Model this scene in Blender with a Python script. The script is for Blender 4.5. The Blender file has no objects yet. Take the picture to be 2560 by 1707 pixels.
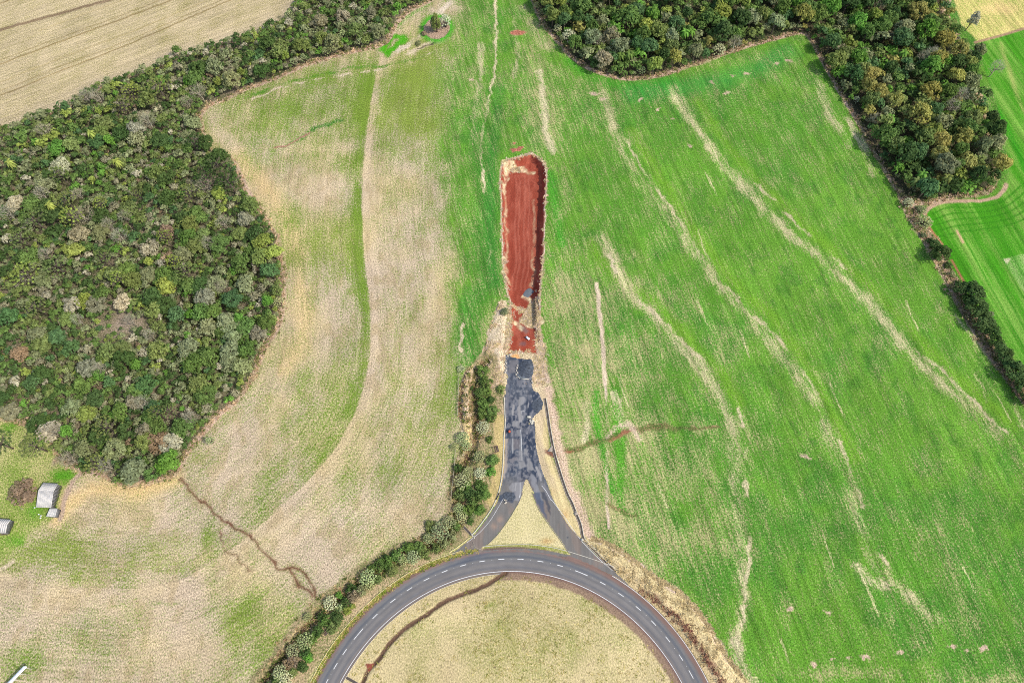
import bpy, math, random
import numpy as np
from mathutils import Vector, Matrix

rng = np.random.default_rng(11)
random.seed(11)
scene = bpy.context.scene
COL = scene.collection

# ------------------------------------------------------------------ camera, sky, sun, exposure
CAM_H = 220.0
TILT = math.radians(23.5)
cam_data = bpy.data.cameras.new("camera")
cam = bpy.data.objects.new("camera", cam_data)
COL.objects.link(cam)
cam.location = (0, 0, CAM_H)
cam.rotation_euler = (TILT, 0, 0)
cam_data.sensor_width = 36.0
cam_data.lens = 24.006
cam_data.clip_start = 1.0
cam_data.clip_end = 12000.0
scene.camera = cam

SUN_EL = math.radians(49)
SUN_AZ = math.atan2(0.93, -0.36)          # from +Y towards +X
SUN_DIR = Vector((math.sin(SUN_AZ) * math.cos(SUN_EL), math.cos(SUN_AZ) * math.cos(SUN_EL), math.sin(SUN_EL)))
world = bpy.data.worlds.new("World")
scene.world = world
world.use_nodes = True
wn = world.node_tree.nodes
sky = wn.new("ShaderNodeTexSky")
sky.sky_type = 'NISHITA'
sky.sun_disc = False
sky.sun_elevation = SUN_EL
sky.sun_rotation = SUN_AZ
sky.dust_density = 2.0
wn["Background"].inputs[1].default_value = 0.15
world.node_tree.links.new(sky.outputs[0], wn["Background"].inputs[0])
sun_data = bpy.data.lights.new("sun", 'SUN')
sun_data.energy = 2.4
sun_data.angle = math.radians(0.6)
sun_data.color = (1.0, 0.95, 0.87)
sun = bpy.data.objects.new("sun", sun_data)
COL.objects.link(sun)
sun.location = (0, 0, 400)
sun.rotation_euler = SUN_DIR.to_track_quat('Z', 'Y').to_euler()
scene.view_settings.view_transform = 'Standard'
scene.view_settings.look = 'None'
scene.view_settings.exposure = 0.54
scene.view_settings.gamma = 1.0
scene.render.film_transparent = False
scene.render.filter_size = 1.0
scene.cycles.filter_width = 1.0
scene.cycles.use_denoising = False

# ------------------------------------------------------------------ survey: photo positions to ground positions
_c, _s = math.cos(TILT), math.sin(TILT)
FV, CX, CY = 1568.4, 1176.0, 784.2


def Wz(p, z=0.0):
    """Ground (or height z) position of a surveyed point."""
    p = np.atleast_2d(np.array(p, float))
    x = (p[:, 0] - CX) / FV
    y = -(p[:, 1] - CY) / FV
    d = np.stack([x, _s + y * _c, -_c + y * _s], 1)
    t = (z - CAM_H) / d[:, 2]
    return d[:, :2] * t[:, None]


def Z(ox, oy, k, pts):
    """points read in an enlarged sheet (origin ox, oy; scale k) -> survey units"""
    return [((ox + a / k) / 1.08844, (oy + b / k) / 1.08844) for a, b in pts]


def R3(p): return Z(1120, 860, 7.84, p)
def R4(p): return Z(1120, 1050, 7.35, p)
def R5(p): return Z(1140, 1230, 5.88, p)
def R6(p): return Z(640, 1280, 3.672, p)
def R7(p): return Z(1280, 1280, 3.672, p)
def RP(p): return Z(1220, 370, 5.806, p)
def RQ(p): return Z(1200, 640, 5.6, p)
def RS(p): return Z(0, 1180, 7.84, p)


def smooth(P, n=6, closed=False):
    P = np.array(P, float)
    N = len(P)
    out = []
    for i in range(N if closed else N - 1):
        if closed:
            a, b, c, d = P[(i - 1) % N], P[i], P[(i + 1) % N], P[(i + 2) % N]
        else:
            b, c = P[i], P[i + 1]
            a = P[i - 1] if i else 2 * b - c
            d = P[i + 2] if i + 2 < N else 2 * c - b
        for k in range(n):
            t = k / n
            out.append(0.5 * ((2 * b) + (-a + c) * t + (2 * a - 5 * b + 4 * c - d) * t * t + (-a + 3 * b - 3 * c + d) * t ** 3))
    if not closed:
        out.append(P[-1])
    return np.array(out)


# ------------------------------------------------------------------ numpy noise and distance fields
def _hash(ix, iy, seed):
    h = (ix.astype(np.int64) * 374761393 + iy.astype(np.int64) * 668265263 + seed * 974634777) & 0xFFFFFFFF
    h = ((h ^ (h >> 13)) * 1274126177) & 0xFFFFFFFF
    return ((h ^ (h >> 16)) & 0xFFFF) / 65535.0


def vnoise(x, y, seed=0):
    ix, iy = np.floor(x), np.floor(y)
    fx, fy = x - ix, y - iy
    fx = fx * fx * (3 - 2 * fx)
    fy = fy * fy * (3 - 2 * fy)
    a = _hash(ix, iy, seed); b = _hash(ix + 1, iy, seed)
    c = _hash(ix, iy + 1, seed); d = _hash(ix + 1, iy + 1, seed)
    return (a + (b - a) * fx) * (1 - fy) + (c + (d - c) * fx) * fy


def fbm(x, y, seed=0, octs=4):
    s, a, t = 0.0, 0.5, 0.0
    for o in range(octs):
        s = s + a * vnoise(x, y, seed + o * 17)
        t += a
        a *= 0.5
        x, y = x * 2.03 + 7.1, y * 2.03 + 3.7
    return s / t


def seg_dist(P, X, Y, closed, arc=False):
    best = np.full(X.shape, 1e9)
    par = np.zeros(X.shape)
    sgn = np.zeros(X.shape)
    acc = 0.0
    N = len(P)
    for i in range(N if closed else N - 1):
        ax, ay = P[i]
        bx, by = P[(i + 1) % N]
        dx, dy = bx - ax, by - ay
        L2 = dx * dx + dy * dy + 1e-12
        L = math.sqrt(L2)
        t = np.clip(((X - ax) * dx + (Y - ay) * dy) / L2, 0, 1)
        ex, ey = X - ax - t * dx, Y - ay - t * dy
        d = ex * ex + ey * ey
        m = d < best
        best = np.where(m, d, best)
        if arc:
            par = np.where(m, acc + t * L, par)
            sgn = np.where(m, np.sign(dx * ey - dy * ex), sgn)
        acc += L
    best = np.sqrt(best)
    return (best, par, sgn) if arc else best


def inside(P, X, Y):
    r = np.zeros(X.shape, bool)
    N = len(P)
    for i in range(N):
        x1, y1 = P[i]
        x2, y2 = P[(i + 1) % N]
        if y1 == y2:
            continue
        m = ((y1 > Y) != (y2 > Y)) & (X < (x2 - x1) * (Y - y1) / (y2 - y1) + x1)
        r ^= m
    return r


def lin(c):
    c = np.array(c, float) / 255.0
    return np.where(c <= 0.04045, c / 12.92, ((c + 0.055) / 1.055) ** 2.4)


KEXP = 1.33                      # how much brighter a sunlit surface reads than its base colour


def alb(*c):
    return np.minimum(lin(c) / KEXP, 0.86)


def ss(a, b, x):
    t = np.clip((x - a) / (b - a), 0, 1)
    return t * t * (3 - 2 * t)


# ------------------------------------------------------------------ mesh helpers
def make_mesh(name, V, faces, mat=None, attrs=None, smooth_shade=False):
    """faces: (N,k) array or list of arrays with the same k"""
    me = bpy.data.meshes.new(name)
    V = np.ascontiguousarray(V, dtype=np.float32)
    if isinstance(faces, np.ndarray):
        n, k = faces.shape
        li = np.ascontiguousarray(faces.ravel(), dtype=np.int32)
        tot = np.full(n, k, np.int32)
    else:
        li = np.array([i for f in faces for i in f], np.int32)
        tot = np.array([len(f) for f in faces], np.int32)
        n = len(faces)
    st = np.concatenate([[0], np.cumsum(tot)[:-1]]).astype(np.int32)
    me.vertices.add(len(V))
    me.vertices.foreach_set("co", V.ravel())
    me.loops.add(len(li))
    me.loops.foreach_set("vertex_index", li)
    me.polygons.add(n)
    me.polygons.foreach_set("loop_start", st)
    me.polygons.foreach_set("loop_total", tot)
    if smooth_shade:
        me.polygons.foreach_set("use_smooth", np.ones(n, bool))
    me.update(calc_edges=True)
    me.validate()
    for an, arr in (attrs or {}).items():
        arr = np.asarray(arr, np.float32)
        if arr.ndim == 1:
            a = me.attributes.new(an, 'FLOAT', 'POINT')
            a.data.foreach_set("value", arr)
        elif an.startswith("c_"):
            a = me.attributes.new(an, 'FLOAT_COLOR', 'POINT')
            a.data.foreach_set("color", np.concatenate([arr, np.ones((len(arr), 1), np.float32)], 1).ravel())
        else:
            a = me.attributes.new(an, 'FLOAT_VECTOR', 'POINT')
            a.data.foreach_set("vector", arr.ravel())
    if mat:
        me.materials.append(mat)
    return me


def link(name, me, parent=None, loc=None):
    o = bpy.data.objects.new(name, me)
    COL.objects.link(o)
    if parent:
        o.parent = parent
    if loc is not None:
        o.location = loc
    return o


def tag(o, label=None, cat=None, group=None, kind=None):
    if label: o["label"] = label
    if cat: o["category"] = cat
    if group: o["group"] = group
    if kind: o["kind"] = kind
    return o


def thing(name, label, cat, loc, rz=0.0, group=None):
    o = bpy.data.objects.new(name, None)
    o.empty_display_size = 0.5
    COL.objects.link(o)
    o.location = loc
    o.rotation_euler = (0, 0, rz)
    return tag(o, label, cat, group)


class MB:
    """collects simple solids into one mesh"""
    def __init__(self):
        self.v, self.f = [], []

    def add(self, vs, fs):
        b = len(self.v)
        self.v += [tuple(v) for v in vs]
        self.f += [tuple(b + i for i in f) for f in fs]
        return self

    def hexa(self, p):
        """p: 4 bottom + 4 top points"""
        return self.add(p, [(3, 2, 1, 0), (4, 5, 6, 7), (0, 1, 5, 4), (1, 2, 6, 5), (2, 3, 7, 6), (3, 0, 4, 7)])

    def box(self, c, d, rz=0.0):
        cx, cy, cz = c
        a, b, h = d[0] / 2, d[1] / 2, d[2] / 2
        co, si = math.cos(rz), math.sin(rz)
        pts = []
        for z in (-h, h):
            for x, y in ((-a, -b), (a, -b), (a, b), (-a, b)):
                pts.append((cx + x * co - y * si, cy + x * si + y * co, cz + z))
        return self.hexa(pts)

    def slab(self, quad, th):
        """a sheet of thickness th under four 3D corner points"""
        q = [Vector(p) for p in quad]
        n = (q[1] - q[0]).cross(q[3] - q[0]).normalized()
        if n.z < 0:
            n = -n
        low = [p - n * th for p in q]
        return self.hexa([tuple(p) for p in low] + [tuple(p) for p in q])

    def tube(self, pts, rad, n=6):
        pts = [Vector(p) for p in pts]
        b = len(self.v)
        for i, p in enumerate(pts):
            d = (pts[min(i + 1, len(pts) - 1)] - pts[max(i - 1, 0)]).normalized()
            u = d.cross(Vector((0.31, 0.17, 0.93))).normalized()
            w = d.cross(u)
            r = rad[i] if hasattr(rad, '__len__') else rad
            for k in range(n):
                a = 2 * math.pi * k / n
                self.v.append(tuple(p + u * (math.cos(a) * r) + w * (math.sin(a) * r)))
        for i in range(len(pts) - 1):
            for k in range(n):
                k2 = (k + 1) % n
                self.f.append((b + i * n + k, b + i * n + k2, b + (i + 1) * n + k2, b + (i + 1) * n + k))
        self.f.append(tuple(b + k for k in range(n))[::-1])
        self.f.append(tuple(b + (len(pts) - 1) * n + k for k in range(n)))
        return self

    def mesh(self, name, mat):
        return make_mesh(name, np.array(self.v), self.f, mat)

    def build(self, name, mat, parent=None, loc=None):
        return link(name, self.mesh(name, mat), parent, loc)


def sweep(P, profile, closed_profile=True):
    """profile: (offset to the left, z) pairs swept along world polyline P; returns V, F"""
    P = np.array(P, float)
    T = np.gradient(P, axis=0)
    T /= np.hypot(T[:, 0], T[:, 1])[:, None] + 1e-9
    Nn = np.stack([-T[:, 1], T[:, 0]], 1)
    k = len(profile)
    V = np.zeros((len(P), k, 3))
    for j, (o, z) in enumerate(profile):
        V[:, j, :2] = P + Nn * o
        V[:, j, 2] = z
    F = []
    m = k if closed_profile else k - 1
    for i in range(len(P) - 1):
        for j in range(m):
            j2 = (j + 1) % k
            F.append((i * k + j, i * k + j2, (i + 1) * k + j2, (i + 1) * k + j))
    if closed_profile:
        F.append(tuple(range(k)))
        F.append(tuple((len(P) - 1) * k + j for j in range(k))[::-1])
    return V.reshape(-1, 3), F


# ------------------------------------------------------------------ materials
def new_mat(name):
    m = bpy.data.materials.new(name)
    m.use_nodes = True
    nt = m.node_tree
    for n in list(nt.nodes):
        nt.nodes.remove(n)
    out = nt.nodes.new("ShaderNodeOutputMaterial")
    return m, nt, out


def nd(nt, t, **kw):
    n = nt.nodes.new(t)
    for k, v in kw.items():
        setattr(n, k, v)
    return n


def mathn(nt, op, a, b=None, c=None):
    n = nd(nt, "ShaderNodeMath", operation=op)
    for i, v in enumerate((a, b, c)):
        if v is None:
            continue
        if isinstance(v, (int, float)):
            n.inputs[i].default_value = v
        else:
            nt.links.new(v, n.inputs[i])
    return n.outputs[0]


def vscale(nt, v, sc):
    n = nd(nt, "ShaderNodeVectorMath", operation='MULTIPLY')
    nt.links.new(v, n.inputs[0])
    n.inputs[1].default_value = sc
    return n.outputs[0]


def noise(nt, v, scale, detail=2.0, rough=0.5):
    n = nd(nt, "ShaderNodeTexNoise")
    n.inputs["Scale"].default_value = scale
    n.inputs["Detail"].default_value = detail
    n.inputs["Roughness"].default_value = rough
    nt.links.new(v, n.inputs["Vector"])
    return n.outputs[0]


def attr(nt, name):
    return nd(nt, "ShaderNodeAttribute", attribute_name=name)


def mixc(nt, f, a, b):
    n = nd(nt, "ShaderNodeMix", data_type='RGBA')
    nt.links.new(f, n.inputs[0]) if not isinstance(f, (int, float)) else setattr(n.inputs[0], 'default_value', f)
    nt.links.new(a, n.inputs[6])
    nt.links.new(b, n.inputs[7])
    return n.outputs[2]


def mulc(nt, col, fac):
    """colour times a scalar"""
    n = nd(nt, "ShaderNodeVectorMath", operation='SCALE')
    nt.links.new(col, n.inputs[0])
    nt.links.new(fac, n.inputs[3])
    return n.outputs[0]


def mapr(nt, v, a, b, c, d, smoothstep=False):
    n = nd(nt, "ShaderNodeMapRange")
    if smoothstep:
        n.interpolation_type = 'SMOOTHSTEP'
    nt.links.new(v, n.inputs[0])
    for i, x in enumerate((a, b, c, d)):
        n.inputs[1 + i].default_value = x
    return n.outputs[0]


def finish(nt, out, col, rough=0.9, spec=0.2, bump=None, bump_d=0.1, bump_s=1.0):
    p = nd(nt, "ShaderNodeBsdfPrincipled")
    nt.links.new(col, p.inputs["Base Color"])
    p.inputs["Roughness"].default_value = rough
    p.inputs["Specular IOR Level"].default_value = spec
    if bump is not None:
        b = nd(nt, "ShaderNodeBump")
        b.inputs["Distance"].default_value = bump_d
        b.inputs["Strength"].default_value = bump_s
        nt.links.new(bump, b.inputs["Height"])
        nt.links.new(b.outputs[0], p.inputs["Normal"])
    nt.links.new(p.outputs[0], out.inputs[0])
    return p


def ground_material():
    m, nt, out = new_mat("field_ground")
    A = attr(nt, "c_plant").outputs["Color"]
    B = attr(nt, "c_straw").outputs["Color"]
    g = attr(nt, "cover").outputs["Fac"]
    q = attr(nt, "grain").outputs["Fac"]
    uv = attr(nt, "rows").outputs["Vector"]
    sx = nd(nt, "ShaderNodeSeparateXYZ")
    nt.links.new(uv, sx.inputs[0])
    rs = sx.outputs[2]
    pos = nd(nt, "ShaderNodeNewGeometry").outputs["Position"]
    n1 = noise(nt, vscale(nt, uv, (1.5, 0.14, 0)), 1.0, 3.0, 0.6)
    n2 = noise(nt, vscale(nt, pos, (2.1, 1.5, 0)), 1.0, 4.0, 0.75)
    n3 = noise(nt, vscale(nt, pos, (0.16, 0.09, 0)), 1.0, 4.0, 0.6)
    n1 = mathn(nt, 'ADD', 0.5, mathn(nt, 'MULTIPLY', mathn(nt, 'SUBTRACT', n1, 0.5), mathn(nt, 'ADD', 0.25, rs)))
    n = mathn(nt, 'ADD', mathn(nt, 'MULTIPLY', n1, 0.20), mathn(nt, 'ADD', mathn(nt, 'MULTIPLY', n2, 0.60), mathn(nt, 'MULTIPLY', n3, 0.20)))
    d = mathn(nt, 'MULTIPLY', mathn(nt, 'SUBTRACT', n, 0.5), mathn(nt, 'MULTIPLY', q, 4.2))
    f = mapr(nt, mathn(nt, 'ADD', g, d), 0.12, 0.88, 0.0, 1.0, True)
    col = mixc(nt, f, B, A)
    nf = noise(nt, vscale(nt, pos, (2.6, 1.9, 0)), 1.0, 3.0, 0.75)
    nb = noise(nt, vscale(nt, pos, (0.045, 0.045, 0)), 1.0, 3.0, 0.6)
    v = mathn(nt, 'ADD', 1.0, mathn(nt, 'MULTIPLY', mathn(nt, 'SUBTRACT', nf, 0.5), mathn(nt, 'MULTIPLY', q, 3.6)))
    v = mathn(nt, 'MULTIPLY', v, mapr(nt, nb, 0.3, 0.7, 0.9, 1.1))
    nr = noise(nt, vscale(nt, uv, (0.8, 0.03, 0)), 1.0, 2.0, 0.6)
    v = mathn(nt, 'MULTIPLY', v, mathn(nt, 'ADD', 1.0, mathn(nt, 'MULTIPLY', mathn(nt, 'SUBTRACT', nr, 0.5), rs)))
    v = mathn(nt, 'MAXIMUM', v, 0.25)
    col = mulc(nt, col, v)
    finish(nt, out, col, 0.95, 0.08, nf, 0.28, 0.5)
    return m


def road_material():
    m, nt, out = new_mat("asphalt")
    A = attr(nt, "c_base").outputs["Color"]
    uv = attr(nt, "lane").outputs["Vector"]
    n1 = noise(nt, vscale(nt, uv, (1.1, 0.03, 1)), 1.0, 3.0, 0.6)
    n2 = noise(nt, vscale(nt, uv, (0.5, 0.25, 1)), 1.0, 4.0, 0.65)
    n3 = noise(nt, vscale(nt, uv, (9, 9, 1)), 1.0, 2.0, 0.6)
    v = mathn(nt, 'ADD', 0.0, mapr(nt, n1, 0.3, 0.7, 0.88, 1.12))
    v = mathn(nt, 'MULTIPLY', v, mapr(nt, n2, 0.25, 0.75, 0.88, 1.12))
    v = mathn(nt, 'MULTIPLY', v, mapr(nt, n3, 0.2, 0.8, 0.85, 1.15))
    finish(nt, out, mulc(nt, A, v), 0.85, 0.25, n3, 0.01, 0.5)
    return m


def plain_material(name, rgb, var=0.25, scale=2.0, rough=0.85, spec=0.25, stretch=(1, 1, 1), metal=0.0):
    m, nt, out = new_mat(name)
    pos = nd(nt, "ShaderNodeNewGeometry").outputs["Position"]
    rg = nd(nt, "ShaderNodeRGB")
    rg.outputs[0].default_value = (*[float(x) for x in rgb], 1)
    n1 = noise(nt, vscale(nt, pos, stretch), scale, 4.0, 0.65)
    p = finish(nt, out, mulc(nt, rg.outputs[0], mapr(nt, n1, 0.25, 0.75, 1 - var, 1 + var)), rough, spec)
    p.inputs["Metallic"].default_value = metal
    return m


LEAF_GAIN = 1.75


def leaf_material(name, source):
    m, nt, out = new_mat(name)
    tint = attr(nt, "tint").outputs["Fac"]
    if source == 'object':
        base = nd(nt, "ShaderNodeObjectInfo").outputs["Color"]
    else:
        base = attr(nt, "c_leaf").outputs["Color"]
    pos = nd(nt, "ShaderNodeNewGeometry").outputs["Position"]
    n1 = noise(nt, pos, 0.8, 3.0, 0.6)
    v = mathn(nt, 'MULTIPLY', tint, mapr(nt, n1, 0.25, 0.75, 0.75, 1.25))
    col = mulc(nt, base, v)
    d = nd(nt, "ShaderNodeBsdfDiffuse")
    t = nd(nt, "ShaderNodeBsdfTranslucent")
    nt.links.new(col, d.inputs[0])
    nt.links.new(col, t.inputs[0])
    mx = nd(nt, "ShaderNodeMixShader")
    mx.inputs[0].default_value = 0.4
    nt.links.new(d.outputs[0], mx.inputs[1])
    nt.links.new(t.outputs[0], mx.inputs[2])
    nt.links.new(mx.outputs[0], out.inputs[0])
    return m


M_GROUND = ground_material()
M_ROAD = road_material()
M_LEAF = leaf_material("tree_leaves", 'object')
M_LEAFA = leaf_material("thicket_leaves", 'attr')
M_BARK = plain_material("bark", alb(120, 108, 94), 0.3, 3.0)
M_BARE = plain_material("bare_branches", alb(196, 184, 160), 0.25, 3.0)
M_KERB = plain_material("kerb_concrete", alb(212, 205, 186), 0.2, 1.2)
M_KERBY = plain_material("kerb_yellowed", alb(222, 210, 150), 0.2, 1.2)
M_CONC = plain_material("drain_concrete", alb(172, 160, 145), 0.3, 1.6)
M_DRAIN = plain_material("drain_dark_floor", alb(95, 86, 78), 0.3, 1.5)
M_STEP = plain_material("stained_concrete", alb(112, 92, 82), 0.3, 1.5)
M_PAINT = plain_material("road_paint", (0.6, 0.6, 0.58), 0.3, 1.8, 0.7)
M_ROOF = plain_material("fibre_cement_roof", alb(226, 220, 210), 0.16, 0.9, 0.8, 0.2)
M_WOODG = plain_material("grey_boards", alb(120, 120, 122), 0.35, 2.2, 0.9)
M_DARKW = plain_material("dark_boards", alb(70, 66, 64), 0.35, 2.2, 0.9)
M_WHITE = plain_material("white_roof", (0.82, 0.83, 0.83), 0.05, 1.0, 0.6)
M_BLACK = plain_material("asphalt_rubble", alb(82, 88, 96), 0.7, 1.6, 0.9)
M_BLUEG = plain_material("grey_gravel", alb(114, 121, 126), 0.25, 1.6, 0.9)
M_RED = plain_material("orange_plastic", alb(214, 104, 74), 0.15, 2.0, 0.6)
M_STONE = plain_material("pale_rubble", alb(206, 196, 178), 0.3, 2.5, 0.9)
M_RUST = plain_material("rusty_metal", alb(120, 82, 66), 0.3, 2.5, 0.8)

# ------------------------------------------------------------------ the lie of the land, read off the photograph
CEN = np.array([-0.32, -36.08])           # centre of the roundabout

C1 = [(1000, -700), (950, -300), (905, -60), (886, 50), (868, 150), (852, 230), (839, 330), (833, 420), (833, 520), (838, 600), (848, 680), (852, 760), (848, 830), (835, 890),
      (810, 960), (770, 1030), (720, 1090), (660, 1150), (600, 1205), (540, 1255), (470, 1300), (400, 1335), (300, 1352), (150, 1345), (0, 1320), (-120, 1295), (-500, 1230), (-1100, 1200)]
LEFT_WOOD = [(1000, -14), (975, 8), (940, 24), (905, 60), (885, 98), (840, 112), (790, 122), (740, 136), (690, 153), (640, 176), (600, 191), (560, 206),
             (520, 226), (480, 241), (458, 266), (462, 296), (478, 345), (528, 365), (548, 400), (565, 440), (590, 470), (610, 510), (630, 540), (645, 600),
             (650, 660), (645, 720), (632, 760), (605, 800), (585, 850), (562, 890), (538, 922), (500, 952), (460, 998), (428, 1038), (402, 1082), (358, 1103),
             (290, 1110), (258, 1095), (235, 1085), (200, 1080), (160, 1065), (130, 1040), (112, 1000), (60, 972), (0, 958), (-150, 930), (-150, 320),
             (20, 300), (70, 280), (160, 245), (212, 212), (290, 182), (352, 168), (385, 140), (480, 116), (570, 86), (625, 66), (662, 40), (690, -10), (720, -80), (1040, -80)]
TOP_WOOD = [(1215, -80), (1228, 0), (1246, 48), (1282, 93), (1312, 128), (1347, 153), (1400, 173), (1450, 180), (1510, 173), (1560, 158), (1610, 143), (1660, 124),
            (1720, 104), (1780, 88), (1830, 74), (1856, 80), (1876, 112), (1898, 152), (1922, 196), (1946, 236), (1972, 278), (1994, 324), (2024, 374), (2052, 420),
            (2084, 458), (2120, 466), (2170, 452), (2230, 448), (2270, 436), (2286, 410), (2284, 370), (2270, 300), (2252, 235), (2228, 165), (2200, 100), (2165, 20), (2130, -80)]
PEN_FIELD = [(2352 + 900, 20), (2352, 66), (2246, 96), (2262, 160), (2290, 240), (2310, 330), (2316, 400), (2310, 428), (2288, 450), (2230, 458), (2170, 462),
             (2126, 486), (2132, 520), (2166, 560), (2190, 620), (2232, 668), (2290, 760), (2352, 850), (2500, 1060), (3200, 1400)]
TAN_FIELD = [(2160, -900), (2190, 0), (2210, 60), (2246, 96), (2352, 66), (3300, -160), (3300, -900)]
STUBBLE = [(-2000, 330), (20, 292), (70, 272), (160, 240), (212, 206), (290, 176), (352, 162), (385, 134), (480, 110), (570, 80), (625, 60), (662, 34), (690, -10), (900, -900), (-3000, -900)]
PIT_RIM = RP([(228, 1640), (205, 1200), (203, 900), (188, 500), (200, 260), (250, 195), (380, 150), (560, 100), (650, 92), (765, 170), (832, 260), (842, 400), (832, 700), (815, 1000), (800, 1568)]) + \
    RQ([(880, 60), (868, 200), (842, 400), (835, 550), (832, 800), (822, 1000), (845, 1100), (870, 1200), (845, 1330), (790, 1400), (700, 1350), (500, 1340), (365, 1372),
        (350, 1280), (400, 1150), (410, 1020), (430, 900), (410, 780), (440, 680), (400, 560), (368, 400), (340, 250), (345, 60)])
BRANCH = R3([(1240, 235), (1130, 205), (1110, 420), (1120, 560), (1170, 640), (1140, 740), (1130, 900), (1100, 1040), (1110, 1300), (1120, 1568)]) + \
    R4([(1045, 300), (1040, 500), (1032, 750), (1022, 900), (1002, 1080), (960, 1280), (900, 1460)]) + \
    R5([(640, 40), (602, 150), (548, 230), (478, 340), (398, 450), (308, 570), (248, 650), (100, 770), (0, 850), (-120, 920), (-300, 1010), (0, 1010), (400, 920), (1000, 905), (1700, 960), (2352, 1250), (2600, 1420),
        (2500, 1310), (2230, 1080), (2080, 935), (1920, 785), (1850, 705), (1730, 575), (1610, 415), (1490, 215), (1390, 10)]) + \
    R4([(1890, 1320), (1810, 1110), (1740, 940), (1680, 740), (1625, 500), (1610, 300), (1600, 0)]) + \
    R3([(1580, 1568), (1720, 1400), (1840, 1280), (1820, 1000), (1670, 880), (1640, 680), (1690, 520), (1600, 300), (1370, 290)])
ISLAND = R5([(470, 765), (600, 635), (700, 505), (790, 375), (862, 255), (935, 130), (985, 0)]) + R4([(1370, 1300), (1440, 1090), (1520, 1240), (1580, 1350)]) + \
    R5([(1110, 0), (1170, 160), (1260, 320), (1350, 450), (1450, 590), (1560, 740), (1640, 870), (1690, 915), (1600, 905), (1480, 880), (1380, 862), (1200, 838), (1000, 828), (800, 826), (600, 838), (410, 848), (375, 835), (410, 800)])
DITCH = R3([(760, 330), (560, 560), (500, 760), (510, 1000), (515, 1300), (540, 1568)]) + R4([(470, 330), (420, 520), (330, 740), (250, 900), (220, 1100), (200, 1300), (190, 1470)]) + \
    R6([(1850, 60), (1700, 260), (1480, 330), (1250, 450), (1060, 560), (880, 680), (760, 780), (620, 890), (480, 1040), (400, 1140), (300, 1280), (180, 1420), (60, 1568)])
GUTTER = R3([(1900, 1060), (1940, 1300), (1975, 1550)]) + R4([(1880, 230), (1930, 500), (1980, 700), (2040, 900), (2120, 1150), (2200, 1370)]) + R5([(1700, 150), (1760, 300), (1830, 480), (1860, 640), (1905, 720), (2080, 900), (2220, 1050), (2352, 1160)])
INDITCH = R5([(740, 1190), (600, 1275), (480, 1350), (300, 1420), (180, 1470)]) + R6([(1980, 720), (1850, 775), (1700, 840), (1560, 940), (1400, 1050), (1260, 1170), (1150, 1310), (1080, 1400), (1010, 1490), (960, 1590), (920, 1700)])
BANK = R7([(650, 250), (740, 240), (900, 290), (1100, 430), (1300, 590), (1500, 700), (1680, 870), (1830, 1080), (1950, 1290), (2100, 1480), (2250, 1640), (1960, 1700), (1850, 1560), (1700, 1330), (1500, 1050), (1320, 830), (1120, 660), (940, 530), (800, 400)])
SPOIL = [(1148, 688), (1166, 715), (1163, 760), (1160, 812), (1156, 850), (1150, 900), (1120, 900), (1088, 845), (1062, 870), (1066, 905), (1056, 1010), (1052, 1060), (1086, 1050), (1090, 960), (1098, 850), (1112, 800), (1128, 740)]
MOUND = R3([(400, 480), (520, 420), (500, 620), (470, 800), (470, 1000), (460, 1250), (470, 1480), (330, 1560), (220, 1450), (200, 1250), (230, 1000), (260, 780), (320, 600)])
YARD = [(-600, 975), (0, 962), (60, 975), (112, 1003), (132, 1042), (170, 1082), (190, 1085), (165, 1100), (140, 1140), (130, 1180), (80, 1215), (40, 1262), (0, 1300), (-600, 1420)]

Wp = {k: Wz(v) for k, v in dict(left=LEFT_WOOD, top=TOP_WOOD, pen=PEN_FIELD, tan=TAN_FIELD, stub=STUBBLE, pit=PIT_RIM, branch=BRANCH, island=ISLAND,
                                  bank=BANK, spoil=SPOIL, mound=MOUND, yard=YARD).items()}
for k in ('left', 'top', 'pit', 'mound', 'island'):
    Wp[k] = smooth(Wp[k], 3, True)
DITCH_W = smooth(Wz(DITCH), 4)
GUT_W = smooth(Wz(GUTTER), 4)
INDITCH_W = smooth(Wz(INDITCH), 4)
C1_W = smooth(Wz(C1), 6)


def near(P, X, Y, m):
    return (X > P[:, 0].min() - m) & (X < P[:, 0].max() + m) & (Y > P[:, 1].min() - m) & (Y < P[:, 1].max() + m)


def sdf(P, X, Y, m=14.0):
    """signed distance to a polygon (negative inside), only computed near it"""
    out = np.full(X.shape, 1e3)
    k = near(P, X, Y, m)
    if k.any():
        x, y = X[k], Y[k]
        d = seg_dist(P, x, y, True)
        out[k] = np.where(inside(P, x, y), -d, d)
    return out


def pdist(P, X, Y, m=14.0):
    out = np.full(X.shape, 1e3)
    k = near(P, X, Y, m)
    if k.any():
        out[k] = seg_dist(P, X[k], Y[k], False)
    return out


def height(X, Y):
    """shape of the ground"""
    z = np.zeros(X.shape)
    k = near(Wp['pit'], X, Y, 2)
    x, y = X[k], Y[k]
    d = seg_dist(Wp['pit'], x, y, True)
    ins = inside(Wp['pit'], x, y)
    depth = 3.1 * ss(90.0, 116.0, y)
    z[k] -= np.where(ins, depth * ss(0.0, 1.9, d), 0)
    d = pdist(DITCH_W, X, Y, 8)
    z -= 1.3 * (1 - ss(0.4, 2.6, d))
    d = pdist(INDITCH_W, X, Y, 4)
    z -= 0.4 * (1 - ss(0.2, .8, d))
    s = sdf(Wp['mound'], X, Y, 3)
    z += 1.1 * ss(0.2, 2.2, -s)
    s = sdf(Wp['bank'], X, Y, 3)
    z += 0.7 * ss(0.2, 2.0, -s) * (0.5 + fbm(X * 0.5, Y * 0.5, 5))
    s = sdf(Wp['spoil'], X, Y, 3)
    z += 0.9 * ss(0.1, 1.5, -s) * fbm(X * 0.45, Y * 0.45, 9)
    return z

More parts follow.
